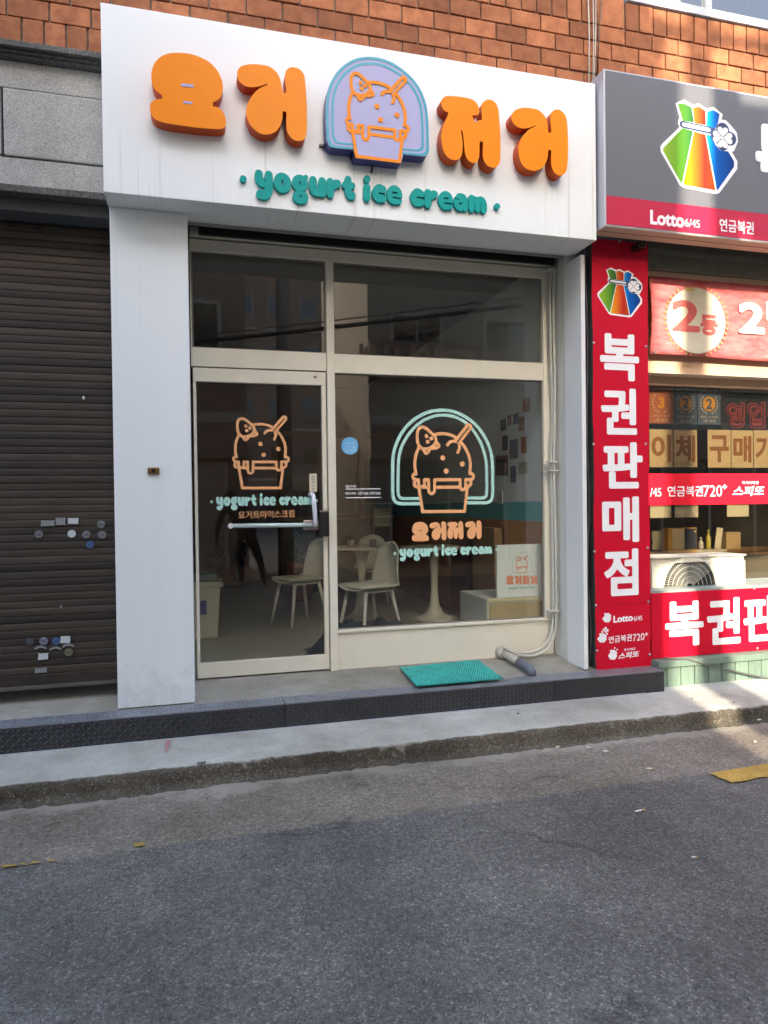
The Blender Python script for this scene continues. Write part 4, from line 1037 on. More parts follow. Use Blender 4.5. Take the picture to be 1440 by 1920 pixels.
LGL = glass_mat('lottery_glass', (.72, .70, .64), 2.2)
lf_(box('window_pane', 2.75, 5.6, YGL, YGL+.006, zq1+.02, z_l0, LGL, lf, 0))
lf_(box('end_post', 2.72, 2.78, 4.46, 4.80, .1, 3.3, OLIVE, lf, 0))
x0, x1, z0, z1 = prect(1216, 888, 1445, 946, YGL); zc0, zc1 = (z0, z1)
strip = tag(link('red_window_strip', loops_mesh('red_window_strip', [[(2.8, z0), (5.5, z0), (5.5, z1), (2.8, z1)]], YGL-.003, .002), mat('scarlet_vinyl', (.72, .004, .02), .4)), 'bright red strip with lottery names across the window', 'sign strip')
for txt, a, bd in (('/45', (1219, 915, 1239.5, 931), 0), ('연금복권', (1251.6, 911, 1318, 931), .012), ('720', (1319, 910, 1353.6, 931), 0), ('+', (1354, 908, 1363, 917), .03), ('즉석식복권', (1391, 902, 1422, 908), .01), ('스피또', (1375, 911, 1433, 930), .03)):
    ptext('letter', txt, *a, YGL-.003, .0012, REDW, strip, bold=bd, shear=.3 if txt == '스피또' else 0)
# hanging banner with laurel medal
YBN = 4.49
x0 = P(1217, 590, YBN)[0]; zbt = zpx(1330, 527, YBN); zbb = zpx(1330, 670, YBN)
v, f = [], []; nx, nz = 60, 16
for i in range(nx+1):
    for j in range(nz+1):
        t = j/nz; x = x0+2.6*i/nx
        edge = max(0, 1-(x-x0)/.12)
        v.append((x+edge*.02*math.sin(t*3.1), YBN+.003*math.sin(x*5+t*2)+.005*edge*math.sin(t*38)+.002*math.sin(x*1.7), zbb+(zbt-zbb)*t+.006*math.sin(x*4)*(1-t)))
for i in range(nx):
    for j in range(nz): a = i*(nz+1)+j; f.append((a, a+nz+1, a+nz+2, a+1))
bn_me = mesh('banner', v, f, True)
bn = link('prize_banner', bn_me, mat('pale_red_fabric', (.55, .05, .06), .8, var=.35, vscale=6, stretch=(1, 1, 3), col2=(.66, .20, .19)))
sm = bn.modifiers.new('thick', 'SOLIDIFY'); sm.thickness = .002
tag(bn, 'pale red hanging prize banner with gold laurel medal under the lottery sign', 'banner')
YBF = YBN-.0095
GOLD = mat('pale_gold_print', (.60, .55, .43), .7, var=.15, vscale=10)  # banner prints paled; the sun's washing-out is put into their colour
GOLD2 = mat('gold_leaf_print', (.48, .33, .10), .6)
cx, cz = P(1306, 601, YBF); rx = P(1366, 601, YBF)[0]-cx
flat('medal', [circle(cx, cz, rx*.90, 40, rx*.86)], YBF, .0012, GOLD, bn)
lv = []
for s in (-1, 1):
    for k in range(17):
        a = R(-82)+s*R(8+k*8.9); px_, pz_ = cx+rx*.96*math.cos(a), cz+rx*.92*math.sin(a)
        for side in (-1, 1):
            th_ = a+s*R(90)+side*R(32); L_ = .022
            d = (math.cos(th_), math.sin(th_)); nrm = (-d[1], d[0])
            lv.append([(px_, pz_), (px_+d[0]*L_*.5+nrm[0]*.005, pz_+d[1]*L_*.5+nrm[1]*.005), (px_+d[0]*L_, pz_+d[1]*L_), (px_+d[0]*L_*.5-nrm[0]*.005, pz_+d[1]*L_*.5-nrm[1]*.005)])
for l in lv: flat('laurel_leaf', [l], YBF-.002, .001, GOLD2, bn)
cr = [(-.04, 0), (.04, 0), (.05, .03), (.026, .012), (.02, .045), (.009, .016), (0, .055), (-.009, .016), (-.02, .045), (-.026, .012), (-.05, .03)]
x, zz = P(1293, 546, YBF); flat('crown', [[(x+a, zz+b) for a, b in cr]], YBF-.002, .001, GOLD2, bn)
PKW = mat('pale_pinkish_print', (.66, .55, .52), .8); RP = mat('pale_red_print', (.52, .10, .09), .8)
ptext('letter', '2', 1260, 563, 1312, 622, YBF-.0012, .001, RP, bn, bold=.03); ptext('letter', '등', 1313, 590, 1346, 629, YBF-.0012, .001, RP, bn, bold=.05)
ptext('letter', '2', 1385, 567, 1434, 626, YBF, .0012, PKW, bn, bold=.04); ptext('letter', '번', 1437, 562, 1495, 628, YBF, .0012, PKW, bn, bold=.05)
x, zz = P(1227, 660, YBN); flat('eyelet', [circle(x, zz, .012), circle(x, zz, .005)], YBN-.014, .004, STEEL, bn)
# award posters and taped paper letters inside the glass
YI = YGL+.012
ORP = mat('poster_rust', (.42, .12, .05), .7); BLP = mat('poster_slate_blue', (.07, .10, .17), .7); AMB = mat('poster_amber', (.65, .30, .02), .7)
PRT = mat('poster_pale_print', (.55, .48, .38), .7)
for i, (a, bg_, num, t2, t3) in enumerate((((1217.7, 724, 1262, 794), ORP, '3', '로또 1115회', '3등 당첨'), ((1263.5, 725, 1306.5, 795.4), BLP, '2', '로또 1141회', '2등 당첨'), ((1308, 727, 1351, 796), BLP, '2', '로또 1112회', '2등 당첨'))):
    x0, x1, z0, z1 = prect(*a, YI)
    ps = thing('award_poster', ('rust orange award poster with number three, leftmost in the lottery window', 'slate blue award poster with number two beside the orange one', 'slate blue award poster with number two nearest the outlined letter sign')[i], 'poster', ((x0+x1)/2, YI, z0), 0, 'award posters in the lottery window')
    o = -Vector(ps.location)
    part(box('poster_sheet', x0, x1, YI, YI+.002, z0, z1, bg_, ps, 0), o)
    xm, zm = (x0+x1)/2, z0+(z1-z0)*.56; rr = (x1-x0)*.27
    part(flat('medal_disc', [circle(xm, zm, rr)], YI-.001, .001, AMB if i else ORP, ps), o)
    for s in (-1, 1):
        for k in range(7):
            an = R(-90)+s*R(22+k*18); px_, pz_ = xm+rr*1.35*math.cos(an), zm+rr*1.35*math.sin(an)
            part(flat('laurel_leaf', [circle(px_, pz_, .007, 8)], YI-.001, .001, GOLD, ps), o)
    w_ = x1-x0
    part(text('letter', num, xm-rr*.5, xm+rr*.5, zm-rr*.75, zm+rr*.75, YI-.002, .001, BLP if i else AMB, ps, bold=.04), o)
    part(text('letter', '축하드립니다', x0+w_*.1, x1-w_*.1, z1-.035, z1-.014, YI-.001, .001, PRT, ps, bold=.01), o)
    part(text('letter', t2, x0+w_*.14, x1-w_*.14, z0+.052, z0+.070, YI-.001, .001, PRT, ps, bold=.01), o)
    part(text('letter', t3, x0+w_*.24, x1-w_*.24, z0+.018, z0+.040, YI-.001, .001, PRT, ps, bold=.01), o)
PAP = mat('sun_aged_paper', (.62, .48, .30), .8, var=.08); BRN = mat('brown_letter', (.30, .13, .05), .8)
for ch, a, lab in (('이', (1218, 805, 1261.5, 876), 'leftmost taped paper sheet with a brown Korean letter'), ('체', (1263.5, 806, 1307, 876), 'taped paper sheet with a brown letter, second from the red banner'), ('구', (1327, 806, 1370, 876.7), 'taped paper sheet with a brown letter just after the gap'), ('매', (1371.5, 807, 1412, 877), 'taped paper sheet with a brown letter under the outlined sign'), ('가', (1413.5, 807, 1455, 877), 'taped paper sheet with a brown letter cut by the right picture edge')):
    x0, x1, z0, z1 = prect(*a, YI); mx_, mz_ = (x1-x0)*.08, (z1-z0)*.14
    sh = tag(box('paper_letter', x0, x1, YI, YI+.002, z0, z1, PAP, None, 0), lab, 'paper sheet', 'taped letter sheets')
    text('letter', ch, x0+mx_, x1-mx_, z0+mz_, z1-mz_, YI-.0012, .001, BRN, sh, bold=.035)
# outlined neon style sign
NB = mat('neon_backing', (.02, .016, .018), .4); NR = mat('dull_red_tube', (.35, .05, .05), .4)
x0, x1, z0, z1 = prect(1353, 748, 1470, 808, YI+.02)
ne = thing('outlined_open_sign', 'unlit red outline letter sign on dark board behind lottery glass', 'sign', ((x0+x1)/2, YI+.02, z0))
part(box('board', x0, x1, YI+.03, YI+.04, z0, z1, NB, ne, 0), -Vector(ne.location))
for ch, a in (('영', (1361.5, 754, 1396, 803)), ('업', (1400, 753, 1434, 803)), ('중', (1438, 753, 1470, 803))):
    part(ptext('letter', ch, *a, YI+.03, .004, NR, ne, bold=.055), -Vector(ne.location)); part(ptext('letter', ch, a[0]+2, a[1]+2, a[2]-2, a[3]-2, YI+.025, .002, NB, ne, bold=.02), -Vector(ne.location))
    part(ptext('letter', ch, a[0]+5, a[1]+5, a[2]-5, a[3]-5, YI+.0225, .001, NR, ne, bold=-.012), -Vector(ne.location))
# white notices
for a, lab in (((1219, 946.5, 1258.5, 971), 'white notice sheet beside the red banner, under the strip'), ((1265, 946.5, 1309, 970), 'white notice sheet, second under the red strip'), ((1363, 946, 1404, 968.6), 'white notice sheet, rightmost under the red strip')):
    x0, x1, z0, z1 = prect(*a, YI); tag(box('notice_sheet', x0, x1, YI, YI+.002, z0, z1, mat('notice_white', (.72, .66, .52), .8), None, 0), lab, 'notice', 'white notices')
# shop room behind the lottery glass
LW_ = mat('lottery_room_wall', (.30, .27, .22), .9, var=.15, vscale=3)
rm = thing('lottery_room', 'dim inside of the lottery shop behind its window', 'room', (4.5, 6, .3))
ORM = -Vector(rm.location)
for nm, b in (('back_wall', (2.8, 7.5, 7.2, 7.3, .1, 3.4)), ('side_wall', (2.74, 2.80, 4.81, 7.3, .1, 3.4)), ('side_wall', (7.5, 7.6, 4.4, 7.3, .1, 3.4)), ('ceiling', (2.74, 7.6, 4.81, 7.3, 3.4, 3.45)), ('floor', (2.74, 7.6, 4.81, 7.3, .05, .1))): part(box(nm, *b, LW_, rm, 0), ORM)
WD = mat('honey_wood', (.45, .26, .11), .6, var=.2, vscale=5, stretch=(1, 4, 4))
zsl = zpx(1300, 1036, 4.86)
part(box('counter_top', 2.82, 7.4, 4.78, 5.25, zsl-.03, zsl, WD, rm, .003), ORM)
part(box('counter_front', 2.82, 7.4, 4.80, 4.83, .1, zsl-.031, LW_, rm, 0), ORM)
# box, tray, card and cup on the counter
x0, x1, z0, z1 = prect(1253, 990, 1307, 1036, 4.80); z0 = zsl
pb = thing('picture_box', 'small yellow and navy picture box standing on the lottery counter', 'box', ((x0+x1)/2, 4.84, zsl)); o = -Vector(pb.location)
part(box('box_body', x0, x1, 4.802, 4.87, zsl, z1, mat('yellow_card', (.72, .42, .08), .6), pb, .002), o)
xm = x0+(x1-x0)*.56
part(flat('cream_panel', [[(x0+.04, zsl+.035), (xm, zsl+.035), (xm, z1-.006), (x0+.04, z1-.006)]], 4.800, .0015, mat('cream_card', (.72, .60, .42), .7), pb), o)
part(flat('night_panel', [[(xm+.001, zsl+.035), (x1-.004, zsl+.035), (x1-.004, z1-.006), (xm+.001, z1-.006)]], 4.800, .0015, mat('navy_card', (.06, .07, .12), .6), pb), o)
part(flat('moon_mark', [circle(x1-.02, z1-.03, .009, 12)], 4.799, .001, mat('moon_yellow', (.75, .6, .2), .6), pb), o)
x0, x1, z0, z1 = prect(1308, 1026, 1365, 1032, 4.82)
tr = thing('counter_tray', 'white tray with an upright card and bottles on the counter', 'tray', ((x0+x1)/2, 4.9, zsl)); o = -Vector(tr.location)
TW = mat('tray_white', (.72, .66, .55), .5)
part(box('tray', x0, x1, 4.83, 4.97, zsl+.001, zsl+.022, TW, tr, .004), o)
bm = bmesh.new(); xa = P(1347, 1000, 4.88)[0]
add_box(bm, xa-.03, xa+.03, 4.89, 4.90, zsl+.023, zsl+.20, .002, Matrix.Translation((xa, 4.9, zsl+.02))@Matrix.Rotation(R(9), 4, 'Y')@Matrix.Translation((-xa, -4.9, -zsl-.02)))
part(link('upright_card', bm_mesh('upright_card', bm), TW, tr), o)
for px, hh, c in ((1314, .10, (.55, .55, .5)), (1328, .16, (.5, .42, .05))):
    xa = P(px, 1010, 4.9)[0]; b_ = lathe('bottle', [(.018, 0), (.02, .01), (.02, hh*.6), (.008, hh*.75), (.008, hh*.9), (.012, hh*.9), (.012, hh)], mat('bottle_%d' % px, c, .3), tr, 14, (xa, 4.9, zsl+.0225)); part(b_, o)
x0, x1, z0, z1 = prect(1362, 998, 1389, 1032, 5.0); tag(box('carton', x0, x1, 5.0, 5.1, zsl+.001, z1, mat('tan_carton', (.5, .36, .2), .8), None, .004), 'small tan carton at the end of the counter', 'box')

# air conditioner outdoor unit
YA = 4.47
ax0, ax1 = P(1221, 1070, YA)[0], P(1398, 1070, YA)[0]; az1 = zpx(1310, 1045, YA); az0 = zq1+.019
ac = thing('air_conditioner_unit', 'cream air conditioner outdoor unit behind the low red sign', 'air conditioner', ((ax0+ax1)/2, YA, az0)); o = -Vector(ac.location)
ACW = mat('aged_ivory_paint', (.66, .63, .52), .5, var=.1, vscale=5)
az0b = az0-.26; 
fcx, fcz = P(1294, 1101, YA); fr = P(1343, 1101, YA)[0]-fcx
part(box('casing', ax0, ax1, YA+.012, YA+.25, az0+.001, az1, ACW, ac, .014), o)
lpz = [(ax0+.004, az0+.001), (ax1-.004, az0+.001), (ax1-.004, az1-.035), (ax0+.004, az1-.035)]
arcpts = [(fcx+fr*math.cos(R(t)), max(az0+.0015, fcz+fr*math.sin(R(t)))) for t in np.linspace(0, 180, 40)]
fp = [(ax0+.004, az0+.001), (fcx-fr, az0+.001)]+[(x, z) for x, z in arcpts[::-1]]+[(fcx+fr, az0+.001), (ax1-.004, az0+.001), (ax1-.004, az1-.035), (ax0+.004, az1-.035)]
part(flat('front_panel', [fp], YA, .012, ACW, ac), o)
part(flat('fan_cavity', [[(fcx-fr, az0+.002)]+arcpts[::-1]+[(fcx+fr, az0+.002)]], YA+.0105, .001, DARK, ac), o)
bm = bmesh.new()
for rr in (.985, .82, .66, .50, .34, .18):
    pts = [(fcx+fr*rr*math.cos(R(t)), YA+.002, fcz+fr*rr*math.sin(R(t))) for t in np.linspace(-10, 190, 40) if fcz+fr*rr*math.sin(R(t)) > az0+.002]
    if len(pts) > 3: add_tube(bm, pts, .0022 if rr < .9 else .005, 5)
for k in range(44):
    t = R(2+k*176/43); a = (fcx+fr*.12*math.cos(t), YA+.005, fcz+fr*.12*math.sin(t)); b = (fcx+fr*.98*math.cos(t+.25), YA+.005, fcz+fr*.98*math.sin(t+.25))
    if b[2] > az0+.003 and a[2] > az0+.001: add_tube(bm, [a, b], .0013, 4)
part(link('fan_grille', bm_mesh('fan_grille', bm, True), ACW, ac), o)
part(box('top_lid', ax0-.004, ax1+.004, YA-.006, YA+.255, az1+.0005, az1+.012, ACW, ac, .005), o)

# ------------------------------------------------------------------ inside the yogurt shop
FZ = .305
FLR = mat('shop_floor_screed', (.42, .40, .32), .5, var=.2, vscale=3, bump=.05)
WAL = mat('shop_wall_white', (.82, .83, .80), .85, var=.06, vscale=3)
CEI = mat('shop_ceiling', (.22, .19, .16), .9)
BAK = mat('shop_back_wall', (.55, .40, .28), .9, var=.15, vscale=3)
rm2 = dict(shop_floor=((-.3, 2.63, 4.81, 10.9, .2, FZ), FLR), shop_ceiling=((-.3, 2.63, 4.81, 10.9, 3.32, 3.4), CEI), back_wall=((-.3, 2.63, 10.9, 11.0, .2, 3.4), BAK))
for k, (b, m) in rm2.items(): tag(box(k, *b, m, None, 0), kind='structure')
wr = thing('shop_side_wall', 'white inner side wall with teal band and wood wainscot', 'wall', (2.65, 7, FZ)); o = -Vector(wr.location)
zt_0, zt_1 = CAM_H-.155, CAM_H+.003
part(box('upper_wall', 2.622, 2.72, 4.81, 10.9, zt_1, 3.4, WAL, wr, 0), o)
part(box('teal_band', 2.620, 2.72, 4.81, 10.9, zt_0+.001, zt_1-.001, mat('teal_wall_paint', (.17, .48, .48), .7), wr, 0), o)
part(box('wainscot', 2.615, 2.72, 4.81, 10.9, .2, zt_0, mat('orange_wood', (.60, .29, .12), .6, var=.2, vscale=4, stretch=(1, 1, 6)), wr, 0), o)
part(box('switch_plate', 2.612, 2.620, PX(933, 930, 2.617)[0], PX(942, 930, 2.617)[0]-.0, PX(938, 945, 2.617)[1], PX(938, 921, 2.617)[1], mat('switch_white', (.6, .62, .6), .5), wr, 0), o)
tag(box('front_return_wall', -.34, -.03, 4.76, 4.81, .2, 3.4, PLASTER, None, 0), kind='structure')
# pinned photographs on that wall
PC = dict(a=(.20, .07, .03), b=(.06, .06, .08), c=(.26, .25, .36), d=(.52, .20, .14), e=(.28, .24, .22), f=(.62, .20, .05), g=(.60, .57, .42))
photos = [((981, 747, 994, 772), 'f', 'orange and black print, highest on the shop side wall'), ((939, 786, 949, 807), 'b', 'small black print, upper left of the pinned prints'), ((952, 779, 959, 798), 'd', 'red oval pinned print near the top of the group'), ((962.5, 775, 973, 795), 'c', 'grey tilted print beside the red oval one'), ((973, 781, 983.5, 807), 'd', 'reddish print with dark figure, below the highest print'), ((942, 817, 952, 845), 'b', 'dark narrow print, left middle of the pinned group'), ((956, 824, 971, 860), 'c', 'large lilac grey print in the middle of the group'), ((977.5, 819, 987.5, 850), 'f', 'print with orange top and black base, right middle'), ((930, 854, 952.5, 891.5), 'a', 'largest dark brown striped print, lower left'), ((957.5, 874, 967.5, 905), 'c', 'blue grey narrow print, lowest of the pinned prints'), ((973.5, 866, 989, 888), 'g', 'beige ruled note, lower right of the pinned prints')]
for i, (a, c, lab) in enumerate(photos):
    ym = (a[1]+a[3])/2; y1, y0 = PX(a[0], ym, 2.620)[0], PX(a[2], ym, 2.620)[0]; xm = (a[0]+a[2])/2; z1, z0 = PX(xm, a[1], 2.620)[1], PX(xm, a[3], 2.620)[1]
    t = rnd(-.06, .06); bm = bmesh.new(); cy_, cz_ = (y0+y1)/2, (z0+z1)/2
    add_box(bm, 2.6165, 2.6195, y0, y1, z0, z1, 0, Matrix.Translation((0, cy_, cz_))@Matrix.Rotation(t, 4, 'X')@Matrix.Translation((0, -cy_, -cz_)))
    tag(link('pinned_print', bm_mesh('pinned_print', bm), mat('print_'+c, PC[c], .6, var=.6, vscale=30)), lab, 'picture', 'prints pinned on the side wall')

# chairs: shell seat on four tapered legs
CHW = mat('chair_shell_white', (.70, .69, .62), .4); CHL = mat('chair_leg_white', (.68, .68, .62), .45)
CUS = mat('chair_cushion_cream', (.60, .58, .46), .7)
def make_chair(label):
    t = thing('chair', label, 'chair', group='white shell chairs inside the shop')
    v, f = [], []; nu, nv = 14, 16
    prof = spline([(-.235, .400), (-.20, .405), (-.05, .405), (.10, .402), (.185, .425), (.215, .50), (.235, .62), (.262, .74), (.275, .815)], 3, False)
    n = len(prof)
    for i, p in enumerate(prof):
        s = i/(n-1)
        hw = .215 if s < .4 else .215-.095*((s-.4)/.6)**1.3
        if s < .12: hw *= .72+.28*(s/.12)
        if s > .86: hw *= max(.15, 1-.85*((s-.86)/.14)**2.2)
        for k in range(nu+1):
            c = -1+2*k/nu
            lift = .035*abs(c)**3 if s < .5 else 0; fwd = -.06*abs(c)**2.5*min(1, max(0, (s-.35)/.3))
            v.append((p[0]+fwd, c*hw, p[1]+lift))
    for i in range(n-1):
        for k in range(nu): a = i*(nu+1)+k; f.append((a, a+1, a+nu+2, a+nu+1))
    sh = link('shell', mesh('shell', v, f, True), CHW, t); sm = sh.modifiers.new('t', 'SOLIDIFY'); sm.thickness = .014
    bm = bmesh.new(); add_lathe(bm, [(.02, .424), (.17, .424), (.195, .436), (.19, .452), (.15, .462), (.03, .465)], 24); 
    me = bm_mesh('cushion', bm, True); me.transform(Matrix.Translation((-.03, 0, -.004))@Matrix.Diagonal((1.02, .95, 1, 1))); link('cushion', me, CUS, t)
    for sx in (-1, 1):
        for sy in (-1, 1):
            tube('leg', [(.14*sx-.02, .13*sy, .402), (.215*sx-.02, .185*sy, 0)], [.019, .012], CHL, t, 10)
    box('under_frame', -.16, .14, -.14, .14, .385, .401, CHL, t, .004)
    return t
def copy_tree(o, loc, rz, label=None):
    c = o.copy(); COL.objects.link(c); c.location = loc; c.rotation_euler = (0, 0, rz)
    if label: c['label'] = label
    for ch in o.children:
        d = ch.copy(); COL.objects.link(d); d.parent = c
        for g in ch.children:
            e = g.copy(); COL.objects.link(e); e.parent = d
    return c
ch0 = make_chair('white shell chair behind the glass door, facing left')
ch0.location = (.98, 6.78, FZ); ch0.rotation_euler = (0, 0, R(26))
cx = P(692, 1100, 5.95)[0]
copy_tree(ch0, (cx+.02, 5.95, FZ), R(24), 'white shell chair in front of the round table behind the shop window')
copy_tree(ch0, (P(705, 1080, 7.6)[0], 7.75, FZ), R(-105), 'white shell chair beyond the round table, mostly hidden by it')
# tulip tables
TBL = mat('table_white', (.66, .64, .55), .4)
def make_table(label, loc):
    t = thing('tulip_table', label, 'table', loc, 0, 'round pedestal tables inside the shop')
    lathe('table_top', [(.02, .700), (.30, .700), (.335, .712), (.335, .722), (.33, .726), (.02, .726)], TBL, t, 40)
    lathe('pedestal', [(.21, 0), (.215, .006), (.16, .02), (.09, .06), (.05, .14), (.035, .28), (.034, .42), (.045, .56), (.075, .66), (.10, .70)], TBL, t, 24)
    return t
x, y = P(680, 1040, 6.8)[0], 6.85
tb = make_table('white round pedestal table near the door post with small pots on it', (x, y, FZ))
x2, y2 = G(815, 1160, FZ)
copy_tree(tb, (x2, y2, FZ), 0, 'white round pedestal table behind the mint tagline on the window')
PLG = mat('plant_green', (.05, .10, .03), .8); POT = mat('pot_metal', (.3, .3, .3), .4, .5)
for k, (dx, dy, lab) in enumerate(((-.12, -.05, 'small dark potted plant on the table by the door post'), (.10, -.08, 'small metal cup on the table by the door post'))):
    pt = thing('table_pot', lab, 'pot', (x+dx, y+dy, FZ+.727))
    lathe('pot', [(.03, 0), (.035, .01), (.04, .07), (.036, .07)], POT, pt, 16)
    if k == 0:
        v, f = [], []
        for q in range(60):
            a = rnd(0, 6.28); r_ = rnd(0, .05); h_ = rnd(.07, .12); c = Vector((r_*math.cos(a), r_*math.sin(a), h_)); d = Vector((rnd(-1, 1), rnd(-1, 1), rnd(0, 1))).normalized()*.02; e = d.orthogonal().normalized()*.006; b = len(v)
            v += [c-d, c+e, c+d, c-e]; f.append((b, b+1, b+2, b+3))
        link('leaves', mesh('leaves', v, f), PLG, pt)
# waste bin
bx, by = G(372, 1200, FZ); by += .14
bn2 = thing('waste_bin', 'cream plastic waste bin with grey lid just inside the door', 'bin', (.07, 6.30, FZ))
BIN = mat('bin_cream', (.55, .53, .42), .5, var=.08)
bm = bmesh.new(); vs = add_box(bm, -.17, .12, -.14, .14, 0, .46, .02)
for vv in bm.verts:
    k = .80+.20*vv.co.z/.46; vv.co.x = -.025+(vv.co.x+.025)*k; vv.co.y *= k
link('bin_body', bm_mesh('bin_body', bm), BIN, bn2)
box('bin_rim', -.19, .145, -.16, .16, .455, .50, BIN, bn2, .012); box('bin_lid', -.18, .10, -.15, .15, .50, .575, mat('bin_lid_grey', (.14, .17, .17), .6), bn2, .02)
box('bin_label', -.05, .0, -.142, -.125, .22, .34, mat('violet_label', (.12, .09, .28), .6), bn2, 0)
# electric fans
FW = mat('fan_white', (.42, .40, .38), .5); FB = mat('fan_guard', (.20, .18, .17), .5)
def make_fan(label):
    t = thing('electric_fan', label, 'fan', group='floor fans at the back of the shop')
    lathe('fan_base', [(.19, 0), (.19, .015), (.16, .03), (.05, .045), (.035, .06)], FW, t, 28)
    tube('fan_stem', [(0, 0, .05), (0, 0, .34)], [.032, .024], FW, t, 12)
    box('motor', -.05, .05, -.02, .14, .36, .46, FW, t, .03)
    bm = bmesh.new(); c = Vector((0, -.07, .42))
    for rr, dy in ((.19, 0), (.188, .03), (.15, -.022), (.10, -.03), (.15, .05)):
        add_tube(bm, [c+Vector((rr*math.cos(R(a)), dy, rr*math.sin(R(a)))) for a in range(0, 361, 12)], .0035, 5)
    for k in range(40):
        a = 2*math.pi*k/40; d = Vector((math.cos(a), 0, math.sin(a))); add_tube(bm, [c+d*.03+Vector((0, -.035, 0)), c+d*.12+Vector((0, -.028, 0)), c+d*.19], .0016, 4)
    link('guard', bm_mesh('guard', bm, True), FB, t)
    bm = bmesh.new()
    for k in range(5):
        a = 2*math.pi*k/5; pts = []
        for i in range(7):
            r_ = .03+.13*i/6; w_ = .45-.2*i/6
            pts.append([bm.verts.new(c+Vector((r_*math.cos(a+s*w_), .012+.012*s, r_*math.sin(a+s*w_)))) for s in (-1, 0, 1)])
        for i in range(6):
            for s in range(2): bm.faces.new((pts[i][s], pts[i][s+1], pts[i+1][s+1], pts[i+1][s]))
    link('blades', bm_mesh('blades', bm, True), mat('fan_blade', (.12, .12, .13), .4), t)
    me = loops_mesh('hub_badge', [circle(0, .42, .036)], -.115, .01); link('hub_badge', me, mat('pink_badge', (.45, .26, .24), .5), t)
    return t
fx, fy = G(411, 1107, FZ)
fan = make_fan('white floor fan with pink hub badge, left of the standing person'); fan.location = (fx, 9.72, FZ)
copy_tree(fan, (P(448, 1095, 10.45)[0], 10.5, FZ), R(25), 'floor fan half hidden behind the legs of the person')
# poster panel leaning on a low cabinet
x0, x1, z0, z1 = prect(913, 1121, 1019, 1168, 4.85)
cbx = thing('display_cabinet', 'low pale cabinet with wood face behind the window corner', 'cabinet', ((x0+x1)/2, 4.87, FZ)); o = -Vector(cbx.location)
zc1 = z1; part(box('cabinet_body', x0, 2.605, 4.855, 5.40, FZ, zc1, mat('cabinet_white', (.52, .52, .44), .6), cbx, .003), o)
part(box('front_inset', x0+.02, 2.59, 4.848, 4.856, FZ+.02, zc1-.035, mat('cabinet_wood', (.42, .33, .16), .6, var=.12, vscale=4, stretch=(1, 1, 5)), cbx, 0), o)
part(box('cabinet_edge', x0, 2.605, 4.845, 4.854, zc1-.022, zc1, mat('edge_ply', (.55, .48, .28), .6), cbx, 0), o)
x0, x1, z0, z1 = prect(932, 1021, 1016, 1121, 4.88); z0 = zc1+.002
pn = thing('leaning_board', 'white panel with small ice cream logo leaning on the cabinet', 'panel', ((x0+x1)/2, 4.88, z0)); o = -Vector(pn.location)
part(box('panel_board', x0, x1, 4.88, 4.905, z0, z1, mat('panel_white', (.70, .75, .71), .5), pn, .003), o)
SAL = mat('salmon_print', (.75, .28, .15), .6); SG = mat('sage_print', (.35, .50, .45), .6)
a = prect(966.5, 1041, 991, 1074, 4.88); logo('ice_cream_print', *a, 4.8785, .0012, SAL, pn, o)
rx0, rx1, rz0, rz1 = prect(961, 1035, 997.5, 1073.5, 4.88)
rr = contour([('s', [tuple(p) for p in spline([wz(*q) for q in RI], 5, False)], 7*um)], 200)
part(flat('arch_print', fit_loops(rr, rx0, rx1, rz0, rz1), 4.8788, .0008, SG, pn), o)
for lp, (a0, a1) in zip(letter_loops, ((949, 963), (964.5, 978), (979.5, 992), (993.5, 1007))):
    q = prect(a0, 1079, a1, 1096, 4.88); part(flat('name_print', fit_loops([lp], *q), 4.8788, .0008, SAL, pn), o)
q = prect(950, 1099, 1005, 1105.5, 4.88); tagline(q[0], q[1], (q[2]+q[3])/2, 4.8788, .0008, SG, pn, o, hgt=.017, name='tagline_print')
# cardboard boxes
CARD = mat('cardboard', (.32, .19, .10), .85, var=.15, vscale=6); CARD_D = mat('cardboard_dark_print', (.20, .10, .06), .85, var=.2, vscale=6)  # second box in a darker printed board
def carton(label, x0, x1, y0, y1, z0, z1, m, open_=False):
    t = thing('cardboard_box', label, 'box', ((x0+x1)/2, (y0+y1)/2, z0), 0, 'cardboard boxes in the shop'); o = -Vector(t.location)
    part(box('carton', x0, x1, y0, y1, z0, z1, m, t, .004), o)
    part(box('tape', (x0+x1)/2-.03, (x0+x1)/2+.03, y0-.002, y1, z1+.0002, z1+.0015, mat('packing_tape', (.42, .30, .16), .4), t, 0), o)
    if open_:
        bm = bmesh.new(); add_box(bm, x0, x1, y0-.2, y0, z1-.004, z1, 0, Matrix.Translation((0, y0, z1))@Matrix.Rotation(R(35), 4, 'X')@Matrix.Translation((0, -y0, -z1))); part(link('flap', bm_mesh('flap', bm), m, t), o)
    return t
q = prect(914, 988, 1008, 1110, 5.75); carton('tall brown cardboard box behind the white logo panel', q[0], min(q[1], 2.585), 5.6, 6.1, zc1+.004 if False else FZ, q[3], CARD)
q = prect(868, 1000, 925, 1112, 6.4); carton('dark printed cardboard box left of the tall brown one', q[0], q[1], 6.3, 6.75, FZ, q[3], CARD_D)
